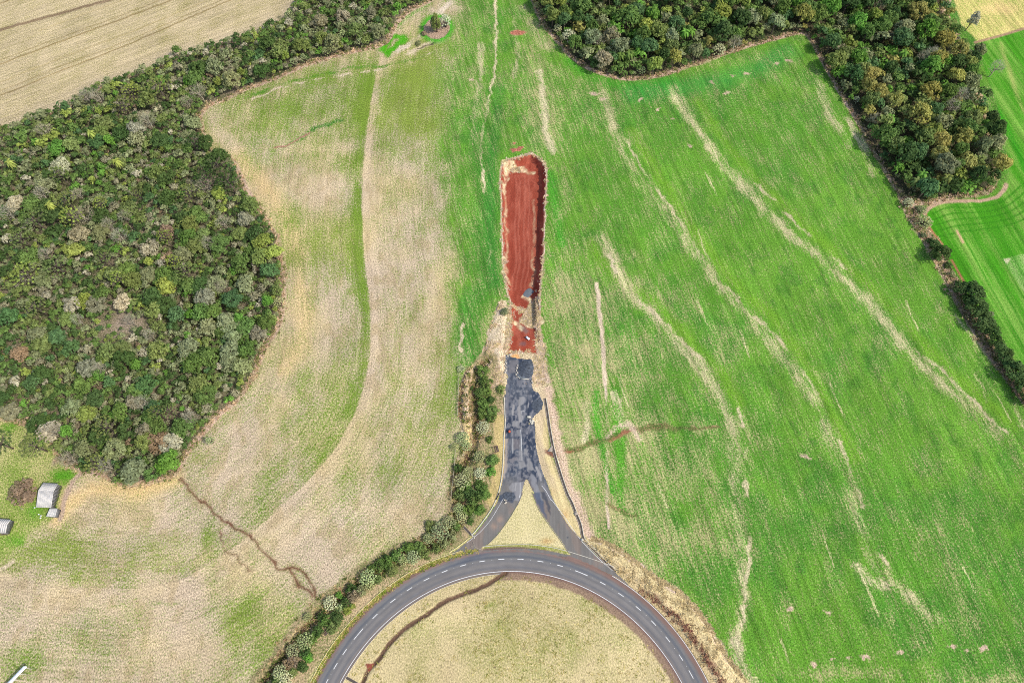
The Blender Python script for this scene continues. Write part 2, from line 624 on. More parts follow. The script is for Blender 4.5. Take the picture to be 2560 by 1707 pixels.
# ------------------------------------------------------------------ ground: one sheet to the horizon
def build_ground():
    ny, nx = 660, 980
    ynear, yfar = -24.0, 285.0
    t = np.linspace(0, 1, ny)
    yy = ynear + (yfar - ynear) * (0.8 * t + 0.2 * t * t)
    extra = np.cumsum(1.2 * 1.35 ** np.arange(26))
    yy = np.concatenate([(ynear - extra)[::-1], yy, yfar + extra])
    sx = np.linspace(-1, 1, nx)
    ex = np.cumsum(0.004 * 1.35 ** np.arange(26))
    sx = np.concatenate([(-1 - ex)[::-1], sx, 1 + ex])
    w = 155 + (np.clip(yy, -40, 320) + 12) * 0.31 + 8
    X = sx[None, :] * w[:, None]
    Y = np.repeat(yy[:, None], len(sx), 1)
    sh = X.shape
    X, Y = X.ravel(), Y.ravel()
    n = X.size
    # ragged copies of the coordinates for natural edges
    r1 = fbm(X * 0.35, Y * 0.35, 3, 3) - 0.5
    r2 = fbm(X * 0.35 + 50, Y * 0.35, 4, 3) - 0.5
    Xr, Yr = X + r1 * 2.6, Y + r2 * 2.6
    Xs, Ys = X + r1 * 0.9, Y + r2 * 0.9
    big = fbm(X * 0.03, Y * 0.03, 21, 4) - 0.5
    mid = fbm(X * 0.11, Y * 0.11, 22, 4) - 0.5

    RS_ = np.full(n, 0.3)
    A = np.zeros((n, 3)); B = np.zeros((n, 3)); g = np.zeros(n); q = np.ones(n)
    U = X.copy(); V = Y.copy()

    def put(m, a=None, b=None, cov=None, grain=None):
        m = np.clip(m, 0, 1)
        k = m > 0.002
        mm = m[k]
        if a is not None: A[k] = A[k] * (1 - mm)[:, None] + np.array(a) * mm[:, None]
        if b is not None: B[k] = B[k] * (1 - mm)[:, None] + np.array(b) * mm[:, None]
        if cov is not None: g[k] = g[k] * (1 - mm) + (cov[k] if hasattr(cov, '__len__') else cov) * mm
        if grain is not None: q[k] = q[k] * (1 - mm) + grain * mm

    def line(pts, width, soft=0.5, ragged=1, sm=3, dens=None, x=None):
        P = smooth(Wz(pts), sm) if sm > 1 else Wz(pts)
        xx, yy_ = ((X, Y), (Xs, Ys), (Xr, Yr))[ragged]
        d = pdist(P, xx, yy_, width + soft + 4)
        m = 1 - ss(width / 2 - soft / 2, width / 2 + soft / 2, d)
        if dens is not None:
            m = m * dens
        return m

    def area(P, soft=0.8, ragged=1, m=6.0):
        xx, yy_ = ((X, Y), (Xs, Ys), (Xr, Yr))[ragged]
        return ss(-soft / 2, soft / 2, -sdf(P, xx, yy_, m))

    def blob(vx, vy, rx, ry, dg, rot=0.0):
        c = Wz((vx, vy))[0]
        e = Wz([(vx + rx, vy), (vx, vy + ry)])
        a = abs(e[0, 0] - c[0]); b = abs(e[1, 1] - c[1])
        dx, dy = Xr - c[0], Yr - c[1]
        if rot:
            co, si = math.cos(rot), math.sin(rot)
            dx, dy = dx * co + dy * si, -dx * si + dy * co
        return dg * np.exp(-((dx / a) ** 2 + (dy / b) ** 2))

    # ---- which field: dividing line down the middle of the big field
    div = Wz([(1100, -300), (1060, 0), (1010, 200), (1020, 400), (1045, 600), (1050, 760), (1050, 1000), (1040, 1160), (1000, 1300), (800, 1500), (600, 1700)])
    xdiv = np.interp(Y, div[::-1, 1], div[::-1, 0])
    right = ss(-7, 7, Xr - xdiv + 8 * mid)
    straw = alb(222, 203, 166)
    # left field
    cd, cp, cs = seg_dist(C1_W, X, Y, False, True)
    side = np.where(X > -20, -1, cs)              # +1 is the wood side, -1 the road side
    sd = cd * np.where(side == 0, 1, side)
    if True:                                       # make sure the sign really means that
        t0 = Wz((700, 700))[0]
        dd, pp, s0 = seg_dist(C1_W, np.array([t0[0]]), np.array([t0[1]]), False, True)
        if s0[0] < 0:
            sd = -sd
    kl = (right < 0.999)
    U = np.where(kl, sd + 300, U)
    V = np.where(kl, cp, V)
    # right field rows are straight
    ra = math.radians(14.5)
    U = np.where(right > 0.5, X * math.cos(ra) + Y * math.sin(ra), U)
    V = np.where(right > 0.5, -X * math.sin(ra) + Y * math.cos(ra), V)

    RS_ = np.where(right > .5, 1.15, .6)
    gl = 0.41 + 0.34 * mid + 0.45 * big
    for vx, vy, rx, ry, dg in [
        (650, 265, 210, 80, 0.36), (960, 240, 120, 130, 0.34), (620, 660, 40, 120, .1), (760, 180, 200, 40, 0.2), (1000, 420, 40, 120, 0.12), (800, 560, 40, 90, 0.12), (700, 560, 70, 80, 0.10),
        (735, 440, 50, 28, -0.38), (610, 430, 60, 40, -0.22), (520, 300, 50, 40, -0.10), (940, 390, 60, 60, -0.16), (930, 620, 80, 120, -0.12),
        (960, 780, 90, 90, -0.10), (740, 950, 90, 90, 0.20), (640, 1090, 70, 60, 0.16), (590, 800, 60, 60, -0.12), (900, 1080, 40, 80, 0.16),
        (680, 800, 70, 70, -0.10), (560, 1010, 60, 60, -0.14), (520, 1090, 60, 50, -0.22), (700, 1250, 90, 60, -0.12), (870, 1180, 80, 50, 0.0),
        (60, 1280, 110, 36, 0.26), (200, 1240, 90, 40, 0.14), (485, 1235, 28, 50, 0.36), (330, 1260, 90, 40, 0.08), (560, 1410, 60, 70, 0.36), (620, 1500, 80, 80, 0.24),
        (50, 1520, 80, 40, 0.46), (160, 1440, 60, 40, 0.16), (380, 1385, 40, 8, 0.36), (340, 1300, 60, 14, 0.14), (460, 1480, 60, 60, -0.14), (350, 1480, 90, 40, -0.05),
        (300, 1190, 120, 50, -0.22), (250, 1450, 50, 40, 0.1), (880, 1290, 60, 50, 0.25), (700, 1440, 50, 50, 0.2), (170, 1140, 60, 60, -0.30), (420, 1360, 120, 16, -0.18),
        (1000, 940, 40, 60, 0.10), (1030, 860, 25, 90, 0.30), (920, 1180, 60, 40, -0.1)]:
        gl = gl + blob(vx, vy, rx, ry, dg)
    gl = gl + 0.34 * ss(24, 62, Y) * np.exp(-np.abs(sd - 2.0) / 4.0) * (sd > 0) * (0.4 + 0.9 * ss(0.3, 0.7, vnoise(cp * 0.03, cp * 0 + 2, 8))) * ss(232, 205, Y)
    gl = gl + (0.14 * ss(-.3, .3, sd) * ss(5, 1, sd) - 0.2 * ss(.3, -.3, sd) * ss(-4, -1, sd)) * (.35 + .65 * ss(10, 60, Y))
    gl = gl - .10 * ss(70, 20, Y)
    gl = gl - 0.16 * np.exp(-(np.abs(sd + 2.5) / 3.5) ** 2)
    gl = gl + 0.22 * np.exp(-((sd + 17.0) / 2.2) ** 2) * ss(110, 150, cp) * ss(330, 250, cp)
    gl = gl + 0.16 * np.exp(-((sd + 26.0) / 1.6) ** 2) * ss(120, 150, cp) * ss(300, 250, cp)
    gr = 0.83 + 0.3 * mid + 0.22 * big - 0.2 * ss(85, 10, X + 6 * mid * 10) * ss(150, 100, Y) * (.5 + ss(.35, .6, fbm(X * .09, Y * .05, 39, 3)))
    for vx, vy, rx, ry, dg in [
        (1230, 130, 50, 120, -0.24), (1270, 300, 40, 120, -0.16), (1330, 800, 60, 120, -0.16), (1340, 1050, 60, 120, -0.26), (1470, 1000, 90, 90, -0.14), (1480, 1200, 120, 120, -0.20),
        (1600, 1080, 60, 80, -0.06), (1300, 640, 40, 200, -0.12), (1480, 780, 60, 60, -0.12), (1320, 1150, 60, 70, -0.1), (1430, 860, 60, 50, -0.12), (1230, 250, 60, 80, -0.1),
        (1950, 1545, 160, 16, -0.34), (2300, 1560, 120, 14, -0.24), (1620, 880, 50, 60, -0.18), (1840, 200, 60, 40, -0.05), (1360, 200, 70, 30, -0.1), (1060, 170, 60, 120, -0.18),
        (1600, 140, 200, 14, -0.24), (1430, 660, 60, 40, -0.12), (1060, 60, 50, 40, -0.1), (2180, 1420, 120, 30, -0.06)]:
        gr = gr + blob(vx, vy, rx, ry, dg)
    cov = gl * (1 - right) + gr * right
    green = alb(84, 140, 46)[None] * (1 - ss(-0.12, 0.14, big + mid * 0.6)[:, None]) + alb(104, 154, 50)[None] * ss(-0.12, 0.14, big + mid * 0.6)[:, None]
    olive = alb(116, 144, 50)[None] * (1 - ss(-0.1, 0.15, big)[:, None]) + alb(132, 150, 62)[None] * ss(-0.1, 0.15, big)[:, None]
    A[:] = olive * (1 - right[:, None]) + green * right[:, None]
    B[:] = alb(208, 186, 150)[None] * (1 - right[:, None]) + alb(190, 180, 126)[None] * right[:, None]
    g[:] = cov
    v1 = fbm(X * .05, Y * .05, 23, 4) - .5
    v2 = fbm(X * .35, Y * .2, 24, 3) - .5
    lk = (1 - right)[:, None]
    B[:] = B * (1 - lk * ss(-.02, .16, v1)[:, None] * .6) + alb(206, 184, 158)[None] * (lk * ss(-.02, .16, v1)[:, None] * .6)
    B[:] = B * (1 - lk * ss(.02, .2, v2)[:, None] * .5) + alb(180, 158, 116)[None] * (lk * ss(.02, .2, v2)[:, None] * .5)
    B[:] = B * (1 - ss(.02, -.18, v1)[:, None] * lk * .5) + alb(214, 192, 138)[None] * (ss(.02, -.18, v1)[:, None] * lk * .5)
    A[:] = A * (1 - (1 - lk) * ss(.0, .22, v2)[:, None] * .5) + alb(58, 114, 38)[None] * ((1 - lk) * ss(.0, .22, v2)[:, None] * .5)
    A[:] = A * (1 - (1 - lk) * ss(.0, .2, v1)[:, None] * .55) + alb(98, 152, 46)[None] * ((1 - lk) * ss(.0, .2, v1)[:, None] * .55)
    # emerald growth beside the pit and near the woods
    def emerald(m, c=(44, 128, 52)):
        put(m, a=alb(*c), cov=0.92)
    put(line([(1100, 300), (1120, 450), (1110, 560), (1125, 640), (1080, 700), (1070, 780), (1090, 820)], 9, 7, 2), a=alb(76, 138, 46), cov=0.8)
    emerald(0.3 * line([(1150, 200), (1135, 330), (1125, 450), (1130, 560), (1135, 650)], 4.2, 3, 1))
    emerald(0.55 * line([(1265, 400), (1275, 480), (1290, 560)], 3.5, 3, 1), (70, 160, 44))
    emerald(0.6 * line([(1310, 140), (1350, 172), (1420, 195), (1480, 198), (1540, 185)], 5, 5, 1), (72, 158, 40))
    emerald(0.45 * line([(1450, 215), (1560, 200), (1700, 170), (1810, 120)], 9, 8, 1), (52, 152, 66))
    emerald(0.7 * line([(1370, 900), (1372, 990), (1410, 1130)], 2.0, 2, 1), (72, 160, 40))
    emerald(0.7 * line([(1412, 900), (1425, 1000), (1425, 1090), (1425, 1170)], 3.0, 2.5, 1), (84, 160, 40))
    for pts in ([(1360, 560), (1420, 640), (1500, 690), (1590, 790), (1650, 850), (1700, 930)], [(1450, 300), (1560, 480), (1680, 640), (1800, 760), (1890, 900), (1960, 1050)],
                [(1600, 230), (1700, 370), (1850, 520), (2000, 660), (2150, 820), (2330, 980)]):
        put(0.4 * line(pts, 4, 4, 2), a=alb(130, 176, 44), cov=0.9)
    # straw terraces of the right field, with bare dashes beside them
    jit = ss(0.30, 0.62, fbm(X * 0.12 + Y * 0.05, Y * 0.06, 31, 3))
    S1 = [(1545, 205), (1575, 260), (1625, 330), (1668, 388), (1718, 438), (1768, 492), (1815, 540), (1880, 590), (1940, 640), (1990, 690), (2040, 750), (2090, 810), (2145, 862), (2215, 925), (2290, 1000)]
    S2 = [(1385, 215), (1412, 300), (1440, 370), (1480, 430), (1530, 495), (1578, 560), (1625, 620), (1680, 690), (1732, 745), (1780, 800), (1832, 862), (1872, 930), (1905, 1000), (1936, 1070), (1960, 1150), (1975, 1210), (2005, 1290), (2045, 1335), (2090, 1370)]
    S3 = [(1380, 540), (1420, 625), (1450, 675), (1505, 725), (1555, 785), (1615, 850), (1650, 905), (1680, 975), (1690, 1050), (1692, 1120), (1698, 1200), (1705, 1290), (1708, 1400), (1685, 1480)]
    B1 = [(1596, 235), (1640, 305), (1690, 375), (1738, 425), (1796, 482), (1846, 528), (1890, 568), (1938, 615), (1990, 668), (2048, 742), (2104, 802), (2165, 852), (2255, 942), (2312, 994)]
    B2 = [(1428, 300), (1455, 352), (1475, 390), (1512, 440), (1545, 485), (1580, 540), (1620, 598), (1652, 640), (1705, 695), (1760, 750), (1812, 810), (1850, 858), (1895, 938), (1925, 1005), (1955, 1085), (1982, 1160), (2000, 1230), (2030, 1290), (2070, 1330)]
    B3 = [(1470, 690), (1520, 732), (1575, 790), (1640, 858), (1690, 915), (1706, 985), (1712, 1060), (1715, 1120), (1718, 1210), (1720, 1300), (1712, 1380), (1700, 1440)]
    for P, w, st in ((S1, 4.2, 1.0), (S2, 3.8, 0.9), (S3, 3.8, 0.95)):
        taper = ss(-30, 120, Y) * 0.45 + 0.55
        put(line(P, w, 3.8, 2, dens=.92 * st * np.clip(0.42 + 0.58 * jit * (0.5 + 1.2 * ss(0.35, 0.65, fbm(X * .3, Y * .15, 33, 3))), 0, 1) * (taper if P is not S3 else 1)), b=alb(210, 198, 150), cov=0.30)
    for P, w, sd_ in ((B1, 1.5, 41), (B2, 1.5, 42), (B3, 1.7, 43)):
        gate = ss(0.42, 0.58, vnoise(Y * 0.17 + X * 0.02, Y * 0 + 0.5, sd_)) * (0.6 + 0.4 * ss(.3, .6, fbm(X * .8, Y * .5, 34, 2)))
        put(line(P, w * .8, 0.9, 2, dens=.85 * gate), b=alb(216, 198, 160), cov=0.14, grain=0.8)
    put(line([(1370, 652), (1378, 720), (1385, 800), (1390, 880)], 1.5, 0.6, 1), b=alb(220, 198, 168), cov=0.1, grain=0.8)
    put(line([(1390, 880), (1393, 960), (1395, 1050), (1395, 1150), (1397, 1210)], 0.9, 0.6, 1, dens=0.85 * jit + 0.1), b=alb(226, 200, 178), cov=0.05, grain=0.8)
    for P, w, st in (([(1240, 165), (1250, 230), (1254, 300), (1268, 350)], 2.6, 0.7), ([(1135, 0), (1140, 60), (1137, 150), (1122, 230), (1107, 310), (1105, 380), (1113, 440)], 1.1, 0.9),
                     ([(1120, 558), (1126, 612)], 0.9, 0.9), ([(1060, 745), (1058, 800)], 1.2, 0.9), ([(1195, 20), (1225, 60), (1260, 110)], 5, 0.5), ([(1105, 100), (1100, 200), (1085, 330)], 2.4, 0.5),
                     ([(1182, 40), (1188, 110), (1185, 180)], 2.2, 0.5), ([(1410, 905), (1420, 945), (1436, 985)], 3.0, 0.9), ([(1345, 925), (1352, 960), (1345, 1010)], 2.6, 0.6), ([(1880, 190), (1905, 260), (1950, 330)], 4, 0.45),
                     ([(1945, 270), (1985, 340), (2005, 400)], 3.4, 0.75), ([(2330, 930), (2352, 985)], 1.2, 0.8), ([(2240, 860), (2270, 920)], 1.0, 0.3), ([(2200, 720), (2250, 800), (2320, 880)], 3.0, 0.55), ([(1400, 590), (1418, 625)], 1.3, 0.9),
                     ([(2090, 1370), (2120, 1400), (2150, 1420)], 4, 0.25), ([(1690, 1470), (1700, 1520), (1730, 1568)], 3.0, 0.6), ([(1965, 1300), (1990, 1330), (2035, 1345)], 3.0, 0.5)):
        put(line(P, w, w * 0.6, 2, dens=st * (0.4 + 0.6 * jit)), b=alb(226, 208, 170), cov=0.12)
    for P in ([(1603, 528), (1619, 575), (1640, 618), (1655, 664)], [(1420, 868), (1443, 935)], [(1512, 1110), (1534, 1170)], [(1968, 1295), (2017, 1408)], [(2283, 897), (2323, 964)], [(1793, 1470), (1812, 1520)], [(2212, 1303), (2240, 1360)], [(1600, 690), (1625, 745)],
              [(1620, 395), (1648, 450)], [(1905, 880), (1935, 950)], [(2080, 690), (2110, 760)], [(1700, 760), (1722, 820)], [(1890, 1230), (1915, 1300)]):
        put(line(P, 0.5, 0.4, 1, sm=1, dens=0.75), b=alb(222, 214, 160), cov=0.12)
    # small bare spots
    for vx, vy, rr in [(1868, 1521, 1.1), (1912, 1514, .9), (1950, 1512, 1.1), (1990, 1506, 1.0), (2069, 1497, 1.1), (2187, 1489, 1.2), (2224, 1489, .9), (2263, 1487, .9), (1635, 190, 1.5), (1685, 174, 1.3), (1713, 168, 1.4), (1474, 229, 1.0),
                       (1666, 214, 1.6), (1549, 276, 1.1), (1581, 333, 1.3), (1783, 146, 1.4), (1808, 140, 1.6), (1852, 1048, 1.4), (1363, 214, 2.0), (1386, 228, 1.4), (1508, 250, 1.0), (2260, 1490, .8), (1084, 183, 1.2), (1900, 1405, 1.0), (1810, 1395, 1.3)]:
        c = Wz((vx, vy))[0]
        d = np.hypot((Xr - c[0]) * 0.8, (Yr - c[1]) * 1.3) + 1.6 * (fbm(X * 1.1, Y * 1.1, 37, 2) - .5)
        put(.9 * (1 - ss(rr * 0.35, rr * 1.1, d)), b=alb(214, 184, 160), cov=0.1, grain=0.8)
    # peach coloured dry streak along the wood, and pale patches
    put(0.6 * line([(545, 350), (600, 420), (645, 480), (680, 560), (690, 660), (695, 760), (660, 850)], 6, 6, 2), b=alb(232, 200, 142))
    put(0.75 * line([(130, 1190), (170, 1150), (210, 1125), (290, 1125), (350, 1122), (400, 1105)], 5, 5, 2), b=alb(236, 202, 140), cov=0.12)
    put(0.5 * line([(480, 255), (500, 300), (540, 340)], 6, 5, 2), b=alb(222, 200, 170), cov=0.15)
    # gullies washed into the fields
    soil = alb(150, 96, 72)
    for P, w in (([(415, 1100), (440, 1130), (475, 1160), (510, 1195), (545, 1215), (580, 1236), (602, 1262), (630, 1290), (660, 1310), (690, 1338), (722, 1368)], 0.9),
                 ([(505, 1222), (512, 1258), (548, 1284), (575, 1310)], 0.5), ([(655, 1308), (690, 1308), (716, 1340), (734, 1378)], 0.8)):
        put(line(P, w + .8, 0.8, 2, dens=0.3), a=alb(110, 110, 60), b=alb(150, 122, 92), cov=0.3)
        put(line(P, w * .8, 0.4, 2, dens=0.6 + .4 * jit), a=alb(100, 74, 54), b=alb(124, 86, 64), cov=0.3, grain=0.9)
    put(line([(1272, 1040), (1340, 1026), (1390, 1010), (1440, 992), (1500, 982), (1560, 984)], 1.8, 1.2, 2, dens=0.75), a=alb(80, 106, 50), b=alb(134, 100, 70), cov=0.55)
    put(line([(1560, 984), (1600, 986), (1650, 976)], 1.0, 0.6, 2, dens=0.8), a=alb(84, 108, 50), b=alb(140, 104, 76), cov=0.55)
    put(line([(1268, 1042), (1312, 1036)], 1.1, 0.6, 2, dens=.8), b=alb(164, 100, 72), cov=0.1, grain=0.6)
    put(line([(1406, 1012), (1432, 996), (1452, 992)], 1.1, 0.8, 2, dens=.75), b=alb(164, 100, 76), cov=0.15, grain=0.6)
    put(line([(1395, 1000), (1440, 972), (1470, 1005)], 1.6, 1.4, 2, dens=0.6), b=alb(226, 196, 174), cov=0.05)
    put(line([(1310, 1135), (1330, 1165)], 0.5, 0.3, 2), b=alb(170, 92, 66), cov=0.1)
    put(line([(1398, 1152), (1420, 1170), (1460, 1185)], 1.2, 0.8, 2, dens=0.6), a=alb(80, 104, 48), b=alb(140, 96, 72), cov=0.5)
    dk = alb(58, 122, 40)
    put(line([(650, 338), (690, 320), (728, 292), (784, 276)], 1.7, 1.2, 2, dens=.85), a=dk, cov=0.85)
    put(line([(630, 340), (672, 330), (712, 304)], 0.9, 0.7, 2), b=alb(170, 120, 100), cov=0.2)
    put(line([(570, 226), (640, 196), (700, 180), (760, 168), (830, 152), (880, 152), (940, 138), (1000, 121)], 1.3, 1.0, 2, dens=0.75 * (.35 + .65 * ss(.3, .6, fbm(X * .2, Y * .2, 35, 3)))), a=alb(76, 136, 38), cov=0.9)
    put(line([(560, 238), (640, 204), (706, 186), (770, 176), (850, 162), (930, 146), (1010, 116)], 0.9, 0.7, 2, dens=0.75 * ss(.42, .6, fbm(X * .3, Y * .3, 36, 3))), b=alb(226, 208, 178), cov=0.12)
    put(line([(880, 152), (900, 122), (950, 96), (985, 66), (1010, 30), (1060, -20)], 2.4, 1.6, 2, dens=0.75 * jit + 0.2), b=alb(222, 205, 178), cov=0.12)
    put(line([(940, 122), (985, 100), (1010, 94)], 3.0, 2.0, 2, dens=0.7), b=alb(226, 205, 176), cov=0.15)
    put(line([(958, 112), (1000, 100)], 0.8, 0.5, 2), a=alb(92, 92, 66), b=alb(110, 92, 76), cov=0.5)
    put(line([(880, 115), (900, 85), (925, 92), (890, 122)], 3.2, 2.2, 2), a=alb(84, 172, 30), cov=0.95)
    put(line([(905, 66), (945, 34), (985, 8)], 2.0, 1.5, 1), a=alb(96, 150, 50), b=alb(220, 200, 160), cov=0.6)
    # red earth heaps
    for vx, vy, rx, ry in ((1184, 343, 2.6, 1.0), (1190, 76, 3.4, 1.7), (1182, 325, 0.9, 0.6), (1196, 338, 1.2, 1.0)):
        c = Wz((vx, vy))[0]
        d = np.hypot((Xr - c[0]) / rx, (Yr - c[1]) / ry)
        put(0.9 * (1 - ss(0.75, 1.15, d)), a=alb(150, 110, 80), b=alb(186, 104, 88), cov=0.12)
    # ---- oval grass island with the lone conifer
    c = Wz((1003, 66))[0]
    d = np.hypot((Xs - c[0]) / 5.6, (Ys - c[1]) / 6.4)
    put(1 - ss(1.0, 1.6, d), a=alb(80, 172, 46), cov=0.95)
    put(1 - ss(0.92, 1.05, d), a=alb(112, 100, 74), b=alb(196, 166, 140), cov=0.35)
    # ---- stubble field, top left
    m = area(Wp['stub'], 2.0, 1, 40)
    sl = math.atan2(*(Wz((403, 0))[0] - Wz((0, 150))[0])[::-1])
    us = -X * math.sin(sl) + Y * math.cos(sl)
    vs = X * math.cos(sl) + Y * math.sin(sl)
    U = np.where(m > 0.5, us, U); V = np.where(m > 0.5, vs, V)
    RS_ = np.where(m > .5, .9, RS_)
    put(m, a=alb(160, 150, 92), b=alb(208, 188, 148), cov=0.34 + 0.16 * (fbm(us * 0.35, vs * 0.01, 51, 3) - 0.5) + 0.22 * mid, grain=0.95)
    for P, w, c_, st in (([(-80, 98), (0, 70), (160, 25), (250, 1), (340, -26)], 1.7, (136, 112, 88), 0.85), ([(-60, 168), (0, 148), (105, 108), (238, 60), (393, 1), (480, -34)], 0.7, (142, 118, 74), 0.8),
                         ([(-60, 160), (0, 139), (105, 99), (238, 51), (385, -6)], 0.5, (150, 128, 84), 0.65), ([(-60, 236), (0, 220), (140, 163), (300, 100), (525, 2), (600, -32)], 0.6, (142, 118, 74), 0.8),
                         ([(-60, 226), (0, 209), (140, 153), (300, 91), (510, 0)], 0.5, (150, 128, 84), 0.65), ([(0, 9), (24, 0), (60, -14)], 0.6, (142, 118, 74), 0.8),
                         ([(0, 190), (150, 130), (300, 74), (470, 4)], 0.5, (190, 166, 110), 0.5), ([(90, 72), (180, 38), (280, 2)], 0.5, (190, 166, 110), 0.4)):
        put(line(P, w, 0.6, 1, dens=st), a=alb(*c_), b=alb(*c_), cov=0.5)
    edge = area(Wp['stub'], 5.0, 2, 40)
    band = np.exp(-(np.minimum(np.abs(sdf(Wp['stub'], Xr, Yr, 40)), 60) / 5.0) ** 2)
    put(0.5 * band * edge, b=alb(190, 172, 150), a=alb(150, 140, 110))
    # ---- tan grass field and mown green field, top right
    m = area(Wp['tan'], 0.8, 1, 60)
    put(m, a=alb(150, 172, 74), b=alb(226, 206, 130), cov=0.44 + 0.5 * mid + 0.6 * big, grain=0.9)
    put(m * blob(2300, 20, 40, 14, 0.7), b=alb(236, 200, 138), cov=0.1)
    mp = area(Wp['pen'], 0.8, 0, 60)
    hd = Wz([(2219, 532), (2345, 742)])
    ha = math.atan2(hd[0, 1] - hd[1, 1], hd[0, 0] - hd[1, 0])
    uh = -X * math.sin(ha) + Y * math.cos(ha)
    vh = X * math.cos(ha) + Y * math.sin(ha)
    # rows swing round the rounded top of the lower bay
    U = np.where(mp > 0.5, uh, U); V = np.where(mp > 0.5, vh * 0.6, V)
    put(mp, a=alb(72, 148, 28), b=alb(138, 178, 78), cov=0.62 + 0.5 * big + 1.1 * (fbm(uh * 0.30, vh * 0.012, 61, 3) - 0.5), grain=0.62)
    lp = area(Wz([(2303, 594), (2400, 572), (2500, 700), (2500, 900), (2420, 780)]), 0.6, 0)
    put(lp * 0.6, a=alb(104, 160, 66), b=alb(180, 192, 132), cov=0.5, grain=0.9)
    put(area(Wz([(2302, 594), (2322, 594), (2312, 608)]), 0.5, 0) + area(Wz([(2362, 590), (2398, 578), (2394, 594)]), 0.5, 0), b=alb(206, 200, 158), cov=0.1)
    for off in range(5):
        put(line([(2142 + off * 3, 492 + off * 13), (2180 + off * 8, 476 + off * 14), (2240 + off * 10, 476 + off * 12), (2300 + off * 8, 464 + off * 12), (2352 + off * 6, 420 + off * 18)], 0.6, 0.6, 0, dens=0.6 * mp), a=alb(52, 124, 24), b=alb(70, 140, 34), cov=0.8)
    for x0 in (2200, 2225, 2262, 2290, 2330):
        put(line([(x0, 520), (x0 + 120, 740), (x0 + 300, 1060)], 0.6, 0.5, 0, dens=0.6 * mp), a=alb(48, 124, 22), b=alb(64, 136, 34), cov=0.85)
    put(line([(2250, 140), (2285, 240), (2330, 330), (2360, 400)], 3.0, 2.5, 0, dens=0.7 * mp), a=alb(52, 146, 26), cov=0.95)
    put(line([(2298, 100), (2330, 200), (2352, 260)], 2.0, 2.0, 1, dens=0.6 * mp), b=alb(190, 184, 110), cov=0.25)
    put(line([(2197, 530), (2212, 556)], 0.9, 0.6, 1), b=alb(206, 168, 130), cov=0.1)
    put(line([(2240, 98), (2300, 82), (2352, 66), (2460, 34)], 1.3, 0.5, 0), a=alb(150, 120, 92), b=alb(176, 146, 112), cov=0.3)
    # hedge strip on the right
    hs = [(2078, 452), (2096, 492), (2126, 542), (2160, 600), (2190, 652), (2222, 714), (2268, 790), (2320, 862), (2380, 940), (2480, 1070)]
    put(line(hs, 5.4, 1.0, 1), a=alb(90, 104, 56), b=alb(206, 178, 150), cov=0.35)
    put(line([(2090, 500), (2122, 552), (2156, 612), (2200, 700), (2256, 790), (2316, 876), (2380, 960)], 1.0, 0.5, 0), a=alb(130, 110, 84), b=alb(190, 166, 140), cov=0.35)
    put(line([(2126, 486), (2135, 522), (2165, 562)], 0.7, 0.4, 0) + line([(2186, 598), (2210, 640), (2222, 660)], 0.7, 0.4, 0), a=alb(190, 110, 92), b=alb(196, 120, 100), cov=0.4)
    put(line([(2124, 490), (2140, 474), (2180, 462), (2240, 462), (2290, 452), (2312, 424)], 1.5, 0.7, 1), a=alb(170, 146, 112), b=alb(200, 168, 140), cov=0.3)
    # ---- yard round the sheds
    m = area(Wp['yard'], 3.0, 2, 30)
    put(m, a=alb(126, 152, 60), b=alb(206, 194, 132), cov=0.52 + 0.5 * mid + 0.4 * big)
    put(np.clip(blob(140, 1092, 30, 16, 1.0) + blob(170, 1060, 16, 30, 0.9) + blob(60, 1245, 50, 14, 0.9) + blob(20, 980, 24, 12, 0.8) + blob(92, 1012, 14, 10, 0.9) + blob(78, 1170, 16, 16, 0.7), 0, 1) * m, a=alb(96, 156, 40), cov=0.9)
    put(line([(205, 1084), (186, 1088), (168, 1104), (156, 1130), (146, 1160), (140, 1190)], 1.6, 0.7, 1), b=alb(192, 166, 142), cov=0.1)
    put(blob(130, 1058, 8, 12, 0.9), a=alb(120, 100, 84), b=alb(170, 148, 132), cov=0.3)
    put(line([(0, 1310), (30, 1290)], 1.0, 0.6, 1), b=alb(214, 196, 160), cov=0.1)
    # ---- woodland floors
    for key, a_, b_ in (('left', (76, 88, 48), (150, 134, 112)), ('top', (58, 74, 42), (104, 92, 74))):
        s = sdf(Wp[key], Xs, Ys, 12)
        put(ss(-0.6, 0.6, -s), a=alb(*a_), b=alb(*b_), cov=0.5 + 0.5 * mid, grain=0.9)
        # pale track that runs round the outside of the wood
        tr = ss(-1.7, -0.9, -s) * ss(0.9, 0.1, -s)
        wv = 0.55 + 0.45 * ss(0.35, 0.6, fbm(X * 0.05, Y * 0.05, 71, 3))
        if key == 'left':
            tr = tr * (1 - ss(0.0, 0.2, area(Wp['stub'], 3, 1, 40))) * (1 - area(Wp['yard'], 3, 1, 30))
        put(tr * wv, a=alb(150, 130, 96), b=alb(206, 178, 154), cov=0.22)
    put(line([(2050, 470), (2095, 505)], 0.5, 0.4, 0), b=alb(190, 166, 140))
    for vx, vy, rx, ry in ((290, 750, 70, 36), (330, 500, 40, 30), (270, 700, 40, 20), (330, 905, 60, 16), (280, 545, 60, 30)):
        put(0.85 * blob(vx, vy, rx, ry, 1.0), a=alb(122, 122, 80), b=alb(186, 164, 146), cov=0.42)
    # ---- roundabout lawn and triangle
    rr = np.hypot(X - CEN[0], Y - CEN[1])
    th = np.degrees(np.arctan2(Y - CEN[1], X - CEN[0]))
    rj = rr + r1 * 1.1
    iso = rr < 66
    RS_ = np.where(iso, 0, RS_)
    U = np.where(iso, X * 1.1, U); V = np.where(iso, Y * 2.0, V)
    iso2 = sdf(Wp['island'], X, Y, 3) < 0.5
    U = np.where(iso2, X * 1.1, U); V = np.where(iso2, Y * 2.0, V)
